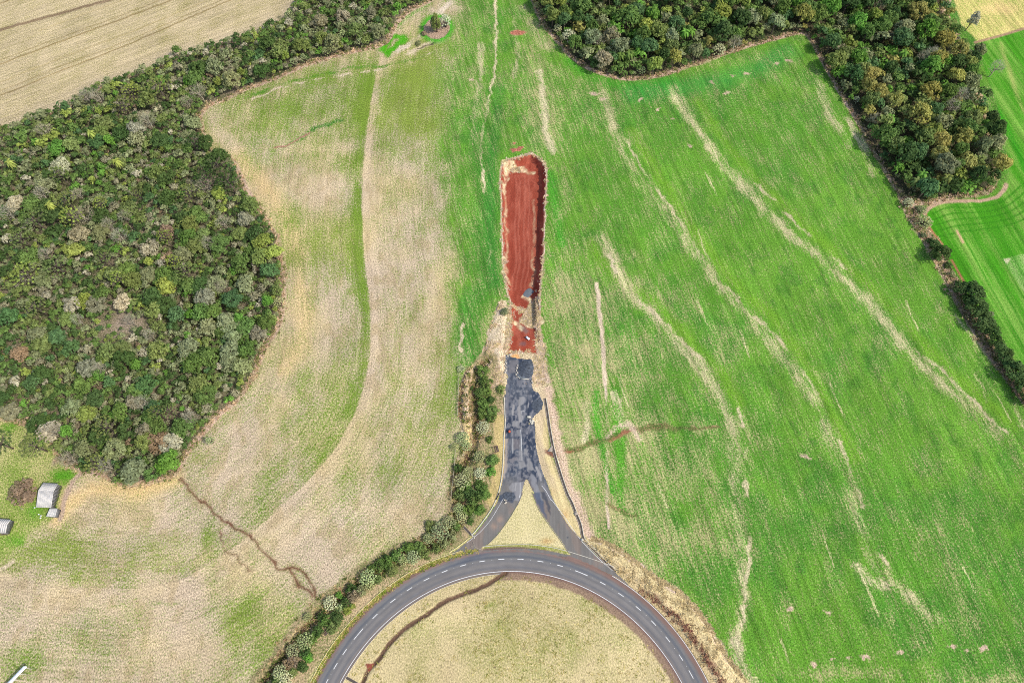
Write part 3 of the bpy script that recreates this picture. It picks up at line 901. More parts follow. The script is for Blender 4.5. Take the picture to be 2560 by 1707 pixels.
    lm = ss(54.8, 54.4, rj)
    put(lm, a=alb(158, 154, 90), b=alb(218, 198, 148), cov=0.33 + 0.7 * mid + 0.5 * big, grain=0.75)
    put(lm * ss(.03, .2, fbm(X * .06 + 9, Y * .06, 38, 4) - .5) * .6, b=alb(206, 184, 140), a=alb(160, 150, 96))
    for vx, vy, rx, ry, dg in ((1360, 1390, 60, 40, 0.35), (1150, 1440, 30, 20, 0.3), (1030, 1440, 60, 30, 0.15), (1300, 1480, 60, 40, 0.3), (1130, 1390, 14, 10, 0.5), (1240, 1540, 80, 30, 0.3), (960, 1450, 30, 30, 0.3), (1100, 1500, 60, 30, 0.2), (1420, 1470, 40, 40, 0.3)):
        put(lm * blob(vx, vy, rx, ry, dg) * 1.2, a=alb(140, 158, 70), cov=0.75)
    # dark droppings and ant heaps in the lawn
    for i in range(60):
        a0, r0 = random.uniform(25, 155), 53 * math.sqrt(random.uniform(0.2, 0.93))
        cx, cy = CEN[0] + r0 * math.cos(math.radians(a0)), CEN[1] + r0 * math.sin(math.radians(a0))
        put((1 - ss(0.15, 0.42, np.hypot(X - cx, Y - cy) * random.uniform(0.8, 1.7))) * random.uniform(.35, .85), a=alb(84, 62, 50), b=alb(92, 70, 56), grain=0.3)
    # verge outside the ring road
    vm = ss(60.5, 61.3, rj) * ss(68.5, 66.0, rj + 2 * mid) * ss(162, 156, th) * ss(20, 24, th)
    vl = ss(96, 99, th)
    put(vm * vl, a=alb(134, 146, 66), b=alb(214, 196, 142), cov=0.42 + 0.4 * mid)
    put(ss(61.0, 61.4, rj) * ss(63.0, 62.4, rr) * ss(96, 99, th) * ss(170, 160, th), a=alb(150, 160, 66), b=alb(222, 196, 140), cov=0.45)
    put(area(Wp['island'], 0.4, 0), a=alb(174, 168, 100), b=alb(224, 208, 156), cov=0.3 + 0.5 * mid, grain=0.6)
    put(area(Wp['island'], 0.4, 0) * (blob(1258, 1240, 16, 8, 0.9) + blob(1118, 1210, 12, 10, 0.7)), a=alb(180, 140, 90), b=alb(214, 180, 120), cov=0.5)
    put(line(R5([(450, 815), (800, 795), (1100, 795), (1400, 830), (1600, 870)]), 1.6, 0.8, 1), a=alb(144, 150, 68), cov=0.7)
    # ---- verges of the disused carriageway
    put(line(R4([(960, 0), (950, 300), (960, 600), (940, 800), (920, 1000), (870, 1250), (800, 1470)]), 3.6, 1.2, 1), a=alb(160, 156, 84), b=alb(214, 188, 130), cov=0.32, grain=0.6)
    put(line(R5([(560, 30), (480, 200), (380, 370), (280, 500), (150, 640), (0, 760)]), 2.6, 1.2, 1), a=alb(130, 146, 66), b=alb(206, 184, 132), cov=0.45, grain=0.7)
    put(line(R3([(1850, 1000), (1865, 1250), (1850, 1568)]) + R4([(1720, 100), (1740, 350), (1770, 620), (1850, 850), (1930, 1080), (2030, 1320)]) + R5([(1500, 60), (1620, 280), (1720, 450), (1810, 600)]), 4.0, 0.7, 1), a=alb(186, 168, 100), b=alb(232, 210, 154), cov=0.25, grain=0.5)
    put(blob(1299, 1183, 8, 14, 0.6) + blob(1262, 1128, 8, 10, 0.5), b=alb(206, 160, 100), cov=0.1)
    put(line(R3([(1930, 880), (1990, 1060), (2030, 1300), (2080, 1568)]) + R4([(1960, 100), (2020, 400), (2060, 650), (2130, 900), (2200, 1150), (2290, 1400)]) + R5([(1740, 60), (1820, 280), (1900, 500), (1960, 660)]), 3.4, 2.0, 2), a=alb(156, 150, 92), b=alb(222, 192, 164), cov=0.2)
    put(line(R4([(1780, 560), (1850, 590), (1960, 640)]), 1.6, 0.5, 1), b=alb(150, 104, 84), a=alb(130, 110, 90), cov=0.3)
    put(ss(3.2, 1.6, sdf(Wp['branch'], Xr, Yr, 8)) * ss(40, 50, Y), a=alb(150, 146, 92), b=alb(220, 196, 156), cov=0.2)
    # ---- pit: red earth, pale rim of dumped straw
    s = sdf(Wp['pit'], Xs, Ys, 8)
    top = ss(98, 112, Y)
    rimw = 0.55 + 0.4 * ss(-0.1, 0.2, mid)
    put(ss(rimw + 0.5, rimw - 0.3, s) * ss(-0.6, -0.2, -s + 0.0) * (0.9), a=alb(170, 160, 110), b=alb(234, 212, 190), cov=0.12)
    red = ss(-0.25, 0.25, -s)
    scr = fbm(X * 0.8, Y * 0.22, 81, 4)
    put(red, a=alb(184, 100, 78), b=alb(158, 76, 57), cov=0.2 + 1.5 * (scr - 0.42), grain=0.42)
    put(red * .5 * ss(.52, .66, fbm(X * .25, Y * .12, 84, 4)), b=alb(146, 66, 50), a=alb(160, 80, 62))
    put(red * ss(100, 92, Y) * 0.6, b=alb(172, 74, 52), a=alb(180, 96, 66))
    for x0 in (400, 450, 530, 590):
        put(.5 * red * line(RP([(x0, 330), (x0 + 20, 700), (x0 - 10, 1100), (x0 + 15, 1568)]) + RQ([(x0 + 60, 240), (x0 + 40, 420)]), .5, .35, 1), b=alb(190, 112, 90), a=alb(196, 120, 98), cov=.5)
    fn = fbm(X * 0.9, Y * 0.6, 83, 3)
    for P, w, st in ((RP([(262, 420), (240, 640)]), 1.1, .8), (RP([(250, 640), (262, 900), (262, 1100), (275, 1400), (270, 1568)]), .8, 0.5), (RP([(250, 220), (280, 380)]), 2.6, 1.0), (RP([(290, 230), (400, 240), (480, 250)]), 3.4, 1.1),
                     (RP([(540, 250), (580, 280), (650, 300)]), 1.6, 0.8), (RP([(675, 690), (672, 900), (672, 1100), (662, 1400), (655, 1568)]), 0.8, 0.38), (RQ([(350, 40), (345, 200), (385, 330)]), 1.6, .8), (RQ([(740, 0), (750, 180), (740, 360)]), 1.1, 0.5),
                     (RQ([(490, 680), (570, 715), (640, 750)]), 1.9, 1.0), (RQ([(760, 620), (740, 720), (700, 800), (790, 900)]), 4.6, 1.1), (RQ([(600, 850), (680, 920), (760, 960)]), 2.2, 1.1), (RQ([(520, 930), (570, 980)]), 1.8, 1.0), (RQ([(800, 1040), (812, 1150), (812, 1300)]), 1.3, 0.8),
                     (RQ([(600, 525), (680, 560)]), 1.3, 0.9), (RQ([(430, 680), (415, 900), (405, 1050), (380, 1200), (350, 1330)]), 1.2, 0.7)):
        put(line(P, w, 0.7, 2, dens=np.clip(st * (0.35 + 1.3 * (fn - 0.3) * 1.6), 0, 1)), a=alb(190, 170, 110), b=alb(238, 218, 174), cov=0.1, grain=0.9)
    put(area(Wz(RQ([(700, 640), (800, 560), (830, 900), (790, 985), (690, 945), (560, 900), (600, 830), (650, 740)])), 1.0, 2), a=alb(180, 160, 110), b=alb(230, 208, 168), cov=0.16)
    put(0.75 * area(Wz(RQ([(560, 1000), (640, 1060), (690, 1040), (640, 960), (590, 960)])), 1.2, 2), a=alb(140, 116, 106), b=alb(140, 116, 106), grain=0.3)
    put(0.6 * area(Wz(RQ([(520, 1240), (560, 1180), (640, 1180), (620, 1240)])), 1.0, 2), a=alb(120, 104, 104), b=alb(120, 104, 104), grain=0.3)
    put(0.9 * area(Wz(RQ([(440, 1380), (520, 1360), (560, 1440), (520, 1470), (450, 1430)])), 0.8, 1), a=alb(236, 180, 116), b=alb(240, 176, 110), grain=0.5)
    # spoil bank, mound, ditches
    put(area(Wp['spoil'], 1.0, 2), a=alb(150, 146, 92), b=alb(226, 204, 172), cov=0.22 + 0.5 * mid)
    put(line([(1154, 700), (1157, 760), (1153, 820), (1146, 870)], 2.2, 1.4, 2), b=alb(230, 206, 168), cov=0.1)
    put(line(R3([(1700, 320), (1790, 560), (1780, 760), (1740, 860)]) + R3([(1640, 660), (1700, 820)]), 3.4, 1.6, 2), a=alb(176, 160, 110), b=alb(232, 208, 168), cov=0.2)
    put(line(R3([(1850, 40), (1800, 200), (1760, 300), (1880, 480), (1930, 700)]), 2.2, 1.4, 2), a=alb(160, 150, 100), b=alb(224, 196, 170), cov=0.25)
    put(area(Wz(R3([(560, 420), (900, 420), (1080, 560), (1090, 1568)]) + R4([(1030, 300), (1020, 700), (960, 1250), (860, 1470)]) + R5([(560, 100), (230, 610), (0, 800)]) + R6([(1700, 400), (1160, 720), (770, 1120), (440, 1568), (60, 1568), (400, 1140), (880, 680), (1480, 330), (1800, 100)]) + R4([(180, 1470), (250, 900), (450, 330)])), 2.0, 2) * 0.85, a=alb(100, 112, 56), b=alb(196, 168, 132), cov=0.38 + 0.6 * mid)
    put(line(R4([(960, 0), (950, 300), (960, 600), (940, 800), (920, 1000), (870, 1250), (800, 1470)]), 3.6, 1.2, 1), a=alb(160, 156, 84), b=alb(214, 188, 130), cov=0.32, grain=0.6)
    d = pdist(DITCH_W, Xr, Yr, 9)
    put(ss(4.4, 3.0, d), a=alb(104, 116, 62), b=alb(178, 156, 120), cov=0.45 + 0.5 * mid)
    put(ss(1.3, 0.6, pdist(DITCH_W, Xs, Ys, 9)), a=alb(72, 76, 48), b=alb(104, 78, 62), cov=0.4)
    mm = area(Wp['mound'], 1.0, 1)
    put(mm, a=alb(160, 146, 104), b=alb(214, 188, 156), cov=0.25 + 0.3 * mid)
    put(mm * line(R3([(340, 560), (290, 760), (250, 960), (230, 1160), (220, 1380)]), 1.8, 1.0, 2), b=alb(150, 100, 78), cov=0.1)
    put(line(R3([(400, 1500), (420, 1568)]) + R4([(400, 60), (330, 300), (300, 450)]), 3.0, 1.0, 2), a=alb(190, 176, 104), b=alb(236, 208, 146), cov=0.2)
    # tall dry grass bank right of the road
    bm = area(Wp['bank'], 1.0, 1)
    put(bm, a=alb(190, 168, 112), b=alb(226, 204, 152), cov=0.35 + 0.6 * mid)
    put(line(R7([(720, 250), (900, 300), (1100, 440), (1300, 600), (1500, 710), (1680, 880), (1830, 1090), (1950, 1300), (2100, 1490)]), 1.3, 0.8, 2, dens=0.8), b=alb(226, 196, 178), a=alb(170, 160, 120), cov=0.2)
    put(ss(61.9, 62.3, rr) * ss(66.5, 65.5, rr + r1) * ss(64, 60, th) * ss(10, 20, th) * 0.85, a=alb(180, 160, 104), b=alb(222, 196, 150), cov=0.3)
    put(line(R7([(1180, 700), (1300, 790), (1420, 900), (1530, 1000), (1620, 1100), (1700, 1220), (1780, 1350), (1860, 1460), (1960, 1590)]), 1.3, 0.8, 2, dens=0.75), a=alb(122, 82, 68), b=alb(150, 116, 94), cov=0.5)
    # shoulders of the ring road: bare brown earth
    put(ss(52.2, 52.6, rj) * ss(55.4, 55.0, rr) * ss(97, 91, th) * ss(10, 20, th), a=alb(134, 110, 90), b=alb(164, 138, 114), cov=0.4, grain=0.6)
    put(ss(54.2, 54.4, rr) * ss(62.4, 62.0, rr), a=alb(120, 100, 92), b=alb(140, 112, 98), grain=0.4)
    put(ss(.85, 0.45, pdist(INDITCH_W, Xs, Ys, 4)), a=alb(104, 84, 66), b=alb(118, 92, 74), cov=0.4, grain=0.6)
    put(area(Wz(R6([(1000, 1385), (1085, 1388), (1065, 1430), (1035, 1470)])), 0.3, 0), a=alb(150, 84, 66), b=alb(146, 82, 66), grain=0.2)

    for k_ in ('island', 'pit', 'bank', 'spoil', 'mound', 'yard'):
        RS_ = np.where(sdf(Wp[k_], X, Y, 3) < 1, 0, RS_)
    zz = height(X, Y)
    # roads stand on level ground: keep the sheet a little below them
    nrow, ncol = sh
    idx = np.arange(n).reshape(sh)
    F = np.stack([idx[:-1, :-1], idx[:-1, 1:], idx[1:, 1:], idx[1:, :-1]], -1).reshape(-1, 4)
    me = make_mesh("ground", np.stack([X, Y, zz], 1), F, M_GROUND,
                   {"c_plant": A, "c_straw": B, "cover": g, "grain": q, "rows": np.stack([U, V, RS_], 1)}, True)
    o = link("ground", me)
    tag(o, "farmland of green and straw coloured fields with a red earth pit", "ground", kind="structure")


build_ground()


# ------------------------------------------------------------------ roads
def asphalt_grid(name, X, Y, z, keep, base, lane, label, cat):
    sh = X.shape
    idx = np.arange(X.size).reshape(sh)
    F = np.stack([idx[:-1, :-1], idx[:-1, 1:], idx[1:, 1:], idx[1:, :-1]], -1).reshape(-1, 4)
    if keep is not None:
        k = keep.ravel()[F].all(1)
        F = F[k]
        used = np.unique(F)
        rem = np.zeros(X.size, np.int64)
        rem[used] = np.arange(len(used))
        F = rem[F]
        X, Y, base, lane = X.ravel()[used], Y.ravel()[used], base[used], lane[used]
    V = np.stack([X.ravel(), Y.ravel(), np.full(X.size, z)], 1)
    me = make_mesh(name, V, F, M_ROAD, {"c_base": base, "lane": lane})
    return tag(link(name, me), label, cat, kind="structure")


def build_roads():
    # ring road
    r = np.linspace(54.35, 62.3, 44)
    th = np.radians(np.linspace(2, 178, 760))
    Rr, T = np.meshgrid(r, th, indexing='ij')
    X, Y = CEN[0] + Rr * np.cos(T), CEN[1] + Rr * np.sin(T)
    deg = np.degrees(T)
    x, y = X.ravel(), Y.ravel()
    wob = (fbm(deg.ravel() * 1.3, Rr.ravel() * 0.6, 91, 3) - 0.5).reshape(X.shape)
    outer = np.where(deg > 74, 61.35, 62.1)
    base = np.zeros((x.size, 3)) + alb(132, 128, 122)
    rf, df = Rr.ravel(), deg.ravel()

    def put(m, c):
        m = np.clip(m, 0, 1)[:, None]
        base[:] = base * (1 - m) + alb(*c) * m
    for rc, w, c, s in ((56.2, .5, (104, 104, 110), .6), (58.0, .5, (104, 104, 110), .45), (59.4, .55, (92, 98, 108), .7), (60.6, .4, (104, 106, 112), .5), (57.1, .6, (132, 126, 124), .4)):
        put(s * np.exp(-((rf + wob.ravel() * .3 - rc) / w) ** 2), c)
    put(0.8 * ss(60.3, 61.2, rf + 0.8 * wob.ravel()), (142, 114, 102))
    put(0.5 * ss(90, 60, df) * ss(60, 61.2, rf), (134, 104, 90))
    put(0.55 * ss(55.9, 55.3, rf), (132, 116, 108))
    put(0.55 * np.exp(-((df - 101) / 6) ** 2) * np.exp(-((rf - 60.2 + (df - 101) * .1) / .7) ** 2), (80, 92, 110))
    put(ss(54.9, 54.75, rf) * ss(90, 96, df), (132, 118, 106))
    keep = (Rr < outer + 0.7 * wob) & (Rr > np.where(deg > 93, 54.3, 54.8))
    asphalt_grid("ring_road", X, Y, 0.035, keep, base, np.stack([rf, df, 0 * rf], 1),
                 "curved grey two lane road with a broken white centre line", "road")
    # disused carriageway
    P, I = Wz(BRANCH), Wp['island']
    xs = np.arange(P[:, 0].min() - .3, P[:, 0].max() + .3, 0.2)
    ys = np.arange(P[:, 1].min() - .3, P[:, 1].max() + .3, 0.2)
    X, Y = np.meshgrid(xs, ys)
    x, y = X.ravel(), Y.ravel()
    jx = x + (fbm(x * .9, y * .9, 93, 3) - .5) * .9 * ss(60, 75, y)
    jy = y + (fbm(x * .9 + 9, y * .9, 94, 3) - .5) * .9 * ss(60, 75, y)
    keep = inside(P, jx, jy) & ~inside(I, x, y)
    k = np.where(keep)[0]
    base = np.zeros((x.size, 3)) + alb(124, 120, 114)
    xk, yk = x[k], y[k]
    wx = xk + (fbm(xk * .7, yk * .7, 95, 3) - .5) * 1.2
    wy = yk + (fbm(xk * .7, yk * .7, 96, 3) - .5) * 1.2
    bk = base[k]

    def putk(m, c):
        nonlocal bk
        m = np.clip(m, 0, 1)[:, None]
        bk = bk * (1 - m) + alb(*c) * m
    n1 = fbm(xk * .30, yk * .11, 97, 4)
    n2 = fbm(xk * .8, yk * .35, 98, 4)
    old = ss(42, 50, yk + 6 * (n1 - .5))
    putk(old * ss(.40, .52, n1) * .95, (66, 75, 90))
    putk(old * 0.75, (84, 94, 108))
    putk(old * ss(.44, .56, n1) * .9, (56, 65, 82))
    n4 = fbm(xk * 1.6, yk * 1.1, 99, 3)
    putk(old * ss(.50, .60, n2) * .6, (126, 126, 130))
    putk(old * ss(.56, .66, n4) * .6, (146, 144, 144))
    putk(old * ss(.44, .34, n4) * .5, (46, 56, 72))
    putk((1 - old) * ss(.5, .62, n1) * .7, (140, 124, 112))
    for c, rad in (((560, 500), 1.1), ((650, 390), 1.0)):
        w = Wz(R5([c]))[0]
        putk(np.exp(-(np.hypot(wx - w[0], wy - w[1]) / rad) ** 2) * .6, (176, 146, 124))
    lt = (150, 148, 146)
    for poly, c, s in ((R3([(1390, 1030), (1500, 1025), (1480, 1150), (1420, 1230), (1365, 1180)]), lt, .9), (R4([(1190, 20), (1330, 0), (1300, 150), (1180, 115)]), lt, .85), (R4([(1240, 180), (1340, 160), (1370, 760), (1300, 740), (1310, 560), (1330, 330)]), lt, .7),
                       (R4([(1100, 1230), (1180, 1150), (1400, 1125), (1340, 1470), (1210, 1470), (1220, 1330), (1120, 1265)]), (146, 144, 144), .9), (R4([(1530, 970), (1620, 1100), (1700, 1300), (1740, 1470), (1650, 1470), (1570, 1250), (1510, 1060)]), (140, 140, 142), .9),
                       (R4([(1285, 770), (1400, 760), (1430, 860), (1330, 900)]), lt, .85), (R4([(1450, 720), (1490, 710), (1590, 920), (1450, 910), (1440, 830)]), lt, .85), (R4([(1420, 510), (1470, 560), (1480, 680), (1410, 610)]), lt, .85), (R4([(1120, 720), (1280, 660), (1290, 740), (1190, 780)]), (134, 130, 130), .8),
                       (R4([(1190, 340), (1320, 340), (1320, 520), (1200, 560)]), (126, 120, 120), .75), (R4([(1720, 1150), (1780, 1180), (1940, 1470), (1830, 1470)]), (128, 126, 128), .85), (R3([(1120, 760), (1200, 760), (1190, 1200), (1140, 1560), (1110, 1560)]), (122, 120, 122), .7),
                       (R3([(1200, 330), (1390, 320), (1340, 560), (1180, 570)]), (124, 120, 120), .7), (R4([(1050, 350), (1100, 350), (1105, 700), (1080, 900), (1040, 1080), (1010, 1060), (1045, 700)]), (176, 162, 146), .8)):
        s0 = sdf(Wz(poly), wx, wy, 4)
        putk(ss(.25, -.25, s0) * s, c)
    for a, b in ((R3([(1395, 1230), (1390, 1330), (1420, 1500)]), 1.0), (R3([(1270, 1210), (1275, 1380)]), .7), (R4([(1620, 870), (1680, 1000), (1720, 1090)]), .8)):
        putk(ss(.7 * b, .35 * b, pdist(Wz(a), wx, wy, 3)) * .85, (164, 160, 156))
    for a in (R3([(1575, 1150), (1570, 1240)]), R3([(1435, 1315), (1500, 1305)]), R3([(1440, 1330), (1465, 1470)]), R4([(1190, 340), (1190, 600)]), R4([(1330, 1150), (1330, 1470)]), R4([(1250, 1150), (1235, 1290)]), R4([(1345, 340), (1360, 740)])):
        putk(ss(.2, .08, pdist(Wz(a), xk, yk, 2)) * .8, (176, 174, 170))
    put_n = R5([(770, 130), (840, 30), (860, 80), (830, 150)])
    putk(ss(.5, -.3, sdf(Wz(R5([(640, 60), (720, 0), (850, 0), (865, 70), (840, 150), (780, 150), (690, 120), (620, 150)])), wx, wy, 4)) * .85, (64, 76, 94))
    putk(ss(.4, -.3, sdf(Wz(R5([(1150, 0), (1230, 0), (1320, 330), (1330, 380), (1220, 220), (1180, 140)])), wx, wy, 4)) * .8, (78, 90, 110))
    putk(ss(.4, -.3, sdf(Wz(R5([(1250, 0), (1310, 0), (1400, 300), (1395, 330), (1330, 220)])), wx, wy, 4)) * .85, (72, 76, 86))
    putk(ss(.35, .15, np.hypot(xk - Wz(R5([(1640, 665)]))[0, 0], yk - Wz(R5([(1640, 665)]))[0, 1])) * .8, (70, 76, 86))
    base[k] = bk
    o = asphalt_grid("disused_road", X, Y, 0.02, keep.reshape(X.shape), base, np.stack([x * 1.2, y * .8, 0 * x], 1),
                     "disused forked road of patched blue grey asphalt ending at red earth", "road")


build_roads()


def marking(name, V, F, mat, label, cat, group=None, kind=None):
    o = link(name, make_mesh(name, V, F, mat))
    return tag(o, label, cat, group, kind)


def arc(r, a0, a1, n=120):
    t = np.radians(np.linspace(a0, a1, n))
    return np.stack([CEN[0] + r * np.cos(t), CEN[1] + r * np.sin(t)], 1)


def ribbon(P, w, z):
    return sweep(P, [(-w / 2, z), (w / 2, z)], False)


def build_markings():
    VV, FF = [], []

    def add(P, w, z):
        V, F = ribbon(P, w, z)
        b = sum(len(v) for v in VV)
        VV.append(V)
        FF.extend([tuple(b + i for i in f) for f in F])
    add(arc(55.02, 4, 176, 260), 0.17, 0.041)
    add(arc(61.95, 8, 60, 120), 0.16, 0.041)
    longs = {68.4 + 0: 4.2, 140.4: 4.0, 32.0 - 5: 3.2}
    for a in (155.2, 150.6, 146.3, 140.4, 133.9, 127.4, 121.7, 116.1, 110.3, 104.5, 98.7, 92.9, 87.1, 81.1, 75.1, 68.4, 61.5, 55.4, 49.3, 43.5, 37.8, 32.0, 27.0, 21.5, 15.7, 10, 161, 166.8):
        L = {140.4: 3.9, 68.4: 4.0, 27.0: 2.4}.get(a, 1.85)
        h = math.degrees(L / 2 / 58.63)
        add(arc(58.63, a - h, a + h, 8), 0.2, 0.042)
    add(smooth(Wz(R4([(1720, 1200), (1800, 1300), (1890, 1460)]) + R5([(1420, 130), (1600, 370), (1700, 520), (1850, 720), (2000, 880), (2150, 1022), (2300, 1150)])), 5), 0.13, 0.041)
    add(smooth(Wz(R5([(945, 20), (930, 80)])), 4), 0.12, 0.041)
    add(smooth(Wz(R5([(700, 90), (600, 260), (500, 420), (380, 560), (280, 650), (160, 740)])), 5), 0.1, 0.041)
    add(smooth(Wz(R4([(1335, 180), (1345, 340), (1355, 560)])), 5), 0.12, 0.041)
    V = np.concatenate(VV)
    o = link("road_markings", make_mesh("road_markings", V, FF, M_PAINT))
    tag(o, "white painted centre dashes and edge lines on the asphalt", "road marking", kind="structure")
    # reflective studs between the dashes
    me = None
    for i, a in enumerate((152.9, 148.4, 143.4, 137.1, 130.6, 124.5, 118.9, 113.2, 107.4, 101.6, 95.8, 90.0, 84.1, 78.1, 71.8, 65.0, 58.4, 52.3, 46.4, 40.6, 34.9, 29.4)):
        if me is None:
            b = MB()
            b.hexa([(-.09, -.07, 0), (.09, -.07, 0), (.09, .07, 0), (-.09, .07, 0), (-.06, -.04, .03), (.06, -.04, .03), (.06, .04, .03), (-.06, .04, .03)])
            me = b.mesh("road_stud", M_PAINT)
        p = arc(58.63, a, a, 1)[0]
        o = link("road_stud", me, None, (p[0], p[1], 0.035))
        o.rotation_euler = (0, 0, math.radians(a))
        tag(o, "small white road stud between two dashes of the curved centre line", "road stud", "studs along the curved centre line")


build_markings()


def kerb(name, P, w, h, mat, label, z0=-0.05):
    V, F = sweep(P, [(-w / 2, z0), (w / 2, z0), (w / 2 - .015, h), (-w / 2 + .015, h)])
    o = link(name, make_mesh(name, V, F, mat))
    return tag(o, label, "kerb")


def build_kerbs():
    kerb("kerb", arc(62.9, 103.5, 176, 160)[::-1], 0.22, 0.16, M_KERBY, "yellowed concrete kerb along the outer left side of the ring road")
    kerb("kerb", arc(62.1, 147.5, 176, 60)[::-1], 0.2, 0.15, M_KERBY, "short second kerb line inside the yellowed kerb at the lower left bend")
    kerb("kerb", smooth(Wz(R5([(390, 800), (600, 782), (800, 771), (1100, 771), (1400, 810), (1650, 870), (2000, 980), (2200, 1050), (2400, 1120)])), 6), 0.2, 0.14, M_KERB,
         "pale kerb crossing the triangle's base and the right fork mouth")
    kerb("kerb", smooth(Wz(R3([(1100, 1040), (1110, 1300), (1120, 1568)]) + R4([(1027, 300), (1022, 500), (1012, 750), (1002, 900), (982, 1080), (942, 1280), (882, 1460)]) +
                        R5([(632, 10), (600, 85), (540, 215), (470, 325), (390, 435), (300, 555), (232, 628)])), 5), 0.34, 0.18, M_KERB, "white kerb along the left edge of the disused road")
    kerb("kerb", smooth(Wz(R5([(215, 655), (100, 748), (0, 822), (-90, 880)])), 5), 0.3, 0.18, M_KERBY, "short pale kerb joining the drain mouth to the yellowed kerb")
    kerb("kerb", smooth(Wz(R5([(460, 775), (600, 640), (700, 510), (790, 380), (862, 260), (933, 132), (980, 10)])), 5), 0.16, 0.14, M_CONC, "grey kerb on the left side of the grass triangle")
    kerb("kerb", smooth(Wz(R5([(1172, 165), (1258, 318), (1346, 448), (1446, 588), (1556, 738), (1640, 866), (1690, 915)])), 5), 0.16, 0.14, M_CONC, "grey kerb on the right side of the grass triangle")
    kerb("kerb", smooth(Wz(R5([(1660, 372), (1730, 575), (1850, 702), (1920, 782), (2080, 932), (2230, 1076), (2352, 1190)])[1:]), 5), 0.16, 0.12, M_CONC, "grey kerb along the right edge of the right fork")
    # gutter inside the ring on the left half
    kerb("kerb", arc(54.28, 93.5, 154.6, 130)[::-1], 0.14, 0.12, M_KERB, "thin pale kerb inside the ring road on its left half")
    # drain along the right verge: two thin walls and a dark floor
    t = thing("drain_gutter", "long concrete gutter in the pale verge right of the disused road", "gutter", (0, 0, 0))
    V, F = sweep(GUT_W, [(.26, -.05), (.5, -.05), (.48, .16), (.28, .16)])
    link("gutter_wall", make_mesh("gutter_wall", V, F, M_KERB), t)
    V, F = sweep(GUT_W, [(-.5, -.05), (-.26, -.05), (-.28, .13), (-.48, .13)])
    link("gutter_wall", make_mesh("gutter_wall", V, F, M_CONC), t)
    V, F = sweep(GUT_W, [(-.26, -.05), (.26, -.05), (.26, .012), (-.26, .012)])
    link("gutter_floor", make_mesh("gutter_floor", V, F, M_DRAIN), t)
    # open channels leading away from gaps in the kerbs
    for (a, b), lab in (((R5([(232, 632)]), R5([(112, 505)])), "dark drain channel from the left kerb down to the bushy ditch"), ((R6([(824, 1512)]), R6([(960, 1590)])), "dark drain channel from the inner kerb into the lawn")):
        P = np.array([Wz(a)[0], Wz(b)[0]])
        P = np.array([P[0] + (P[1] - P[0]) * u for u in np.linspace(0, 1, 8)])
        t = thing("drain_channel", lab, "drain", (0, 0, 0))
        V, F = sweep(P, [(.3, -.1), (.4, -.1), (.4, .1), (.3, .1)])
        link("channel_wall", make_mesh("channel_wall", V, F, M_CONC), t)
        V, F = sweep(P, [(-.4, -.1), (-.3, -.1), (-.3, .1), (-.4, .1)])
        link("channel_wall", make_mesh("channel_wall", V, F, M_CONC), t)
        V, F = sweep(P, [(-.3, -.1), (.3, -.1), (.3, .014), (-.3, .014)])
        link("channel_floor", make_mesh("channel_floor", V, F, M_DRAIN), t)
    # white cheeks of the drain mouth
    w = Wz(R5([(232, 628)]))[0]
    b = MB()
    b.box((w[0], w[1], .12), (.25, 1.5, .26), math.radians(40)).box((w[0] + .7, w[1] - .5, .1), (.25, 1.2, .22), math.radians(10))
    tag(b.build("drain_mouth", M_KERB), "white concrete mouth at the gap in the left kerb", "drain")
    # stepped chutes
    for pts, wd, lab in ((R4([(915, 525), (820, 545), (740, 568), (665, 595)]), 1.9, "brown stepped concrete drain chute beside the disused road, near the pale shrubs"),
                         (R6([(655, 1105), (625, 1080), (590, 1050)]), 1.7, "brown stepped concrete drain chute beside the lower ring road ditch")):
        P = Wz(pts)
        base = P[0]
        t = thing("stepped_chute", lab, "drain", (base[0], base[1], 0))
        L = P[-1] - P[0]
        ang = math.atan2(L[1], L[0])
        ln = np.hypot(*L)
        n = int(ln / .55)
        t.rotation_euler = (0, 0, ang)
        for k in range(n):
            link("step", MB().box((.3 + k * .55, 0, .18 - k * .1 - .3), (.3, wd - .3, .62)).mesh("step", M_STEP), t)
        for s in (-1, 1):
            b = MB()
            b.hexa([(-.2, s * wd / 2 - .09, -.3), (ln, s * wd / 2 - .09, -.2 - n * .1), (ln, s * wd / 2 + .09, -.2 - n * .1), (-.2, s * wd / 2 + .09, -.3),
                    (-.2, s * wd / 2 - .09, .38), (ln, s * wd / 2 - .09, .38 - n * .1), (ln, s * wd / 2 + .09, .38 - n * .1), (-.2, s * wd / 2 + .09, .38)])
            link("side_wall", b.mesh("side_wall", M_STEP), t)
        link("chute_floor", MB().hexa([(-.2, -wd / 2 + .1, -.6), (ln, -wd / 2 + .1, -.9 - n * .1), (ln, wd / 2 - .1, -.9 - n * .1), (-.2, wd / 2 - .1, -.6), (-.2, -wd / 2 + .1, .1), (ln, -wd / 2 + .1, .1 - n * .1), (ln, wd / 2 - .1, .1 - n * .1), (-.2, wd / 2 - .1, .1)]).mesh("chute_floor", M_DRAIN), t)


build_kerbs()


# ------------------------------------------------------------------ plants: shapes shared by the copies
def quads(C, N, size, asp=1.3, spin=None, r=rng):
    """leaf cards centred at C facing N"""
    n = len(C)
    N = N / (np.linalg.norm(N, axis=1)[:, None] + 1e-9)
    a = r.normal(size=(n, 3))
    U = np.cross(N, a); U /= np.linalg.norm(U, axis=1)[:, None] + 1e-9
    W = np.cross(N, U)
    s = size if hasattr(size, '__len__') else np.full(n, size)
    s = s[:, None]
    V = np.stack([C - U * s * asp * .5 - W * s * .18, C - W * s * .5, C + U * s * asp * .5 + W * s * .1, C + W * s * .5], 1)
    return V.reshape(-1, 3)


def qfaces(nv):
    return np.arange(nv).reshape(-1, 4)


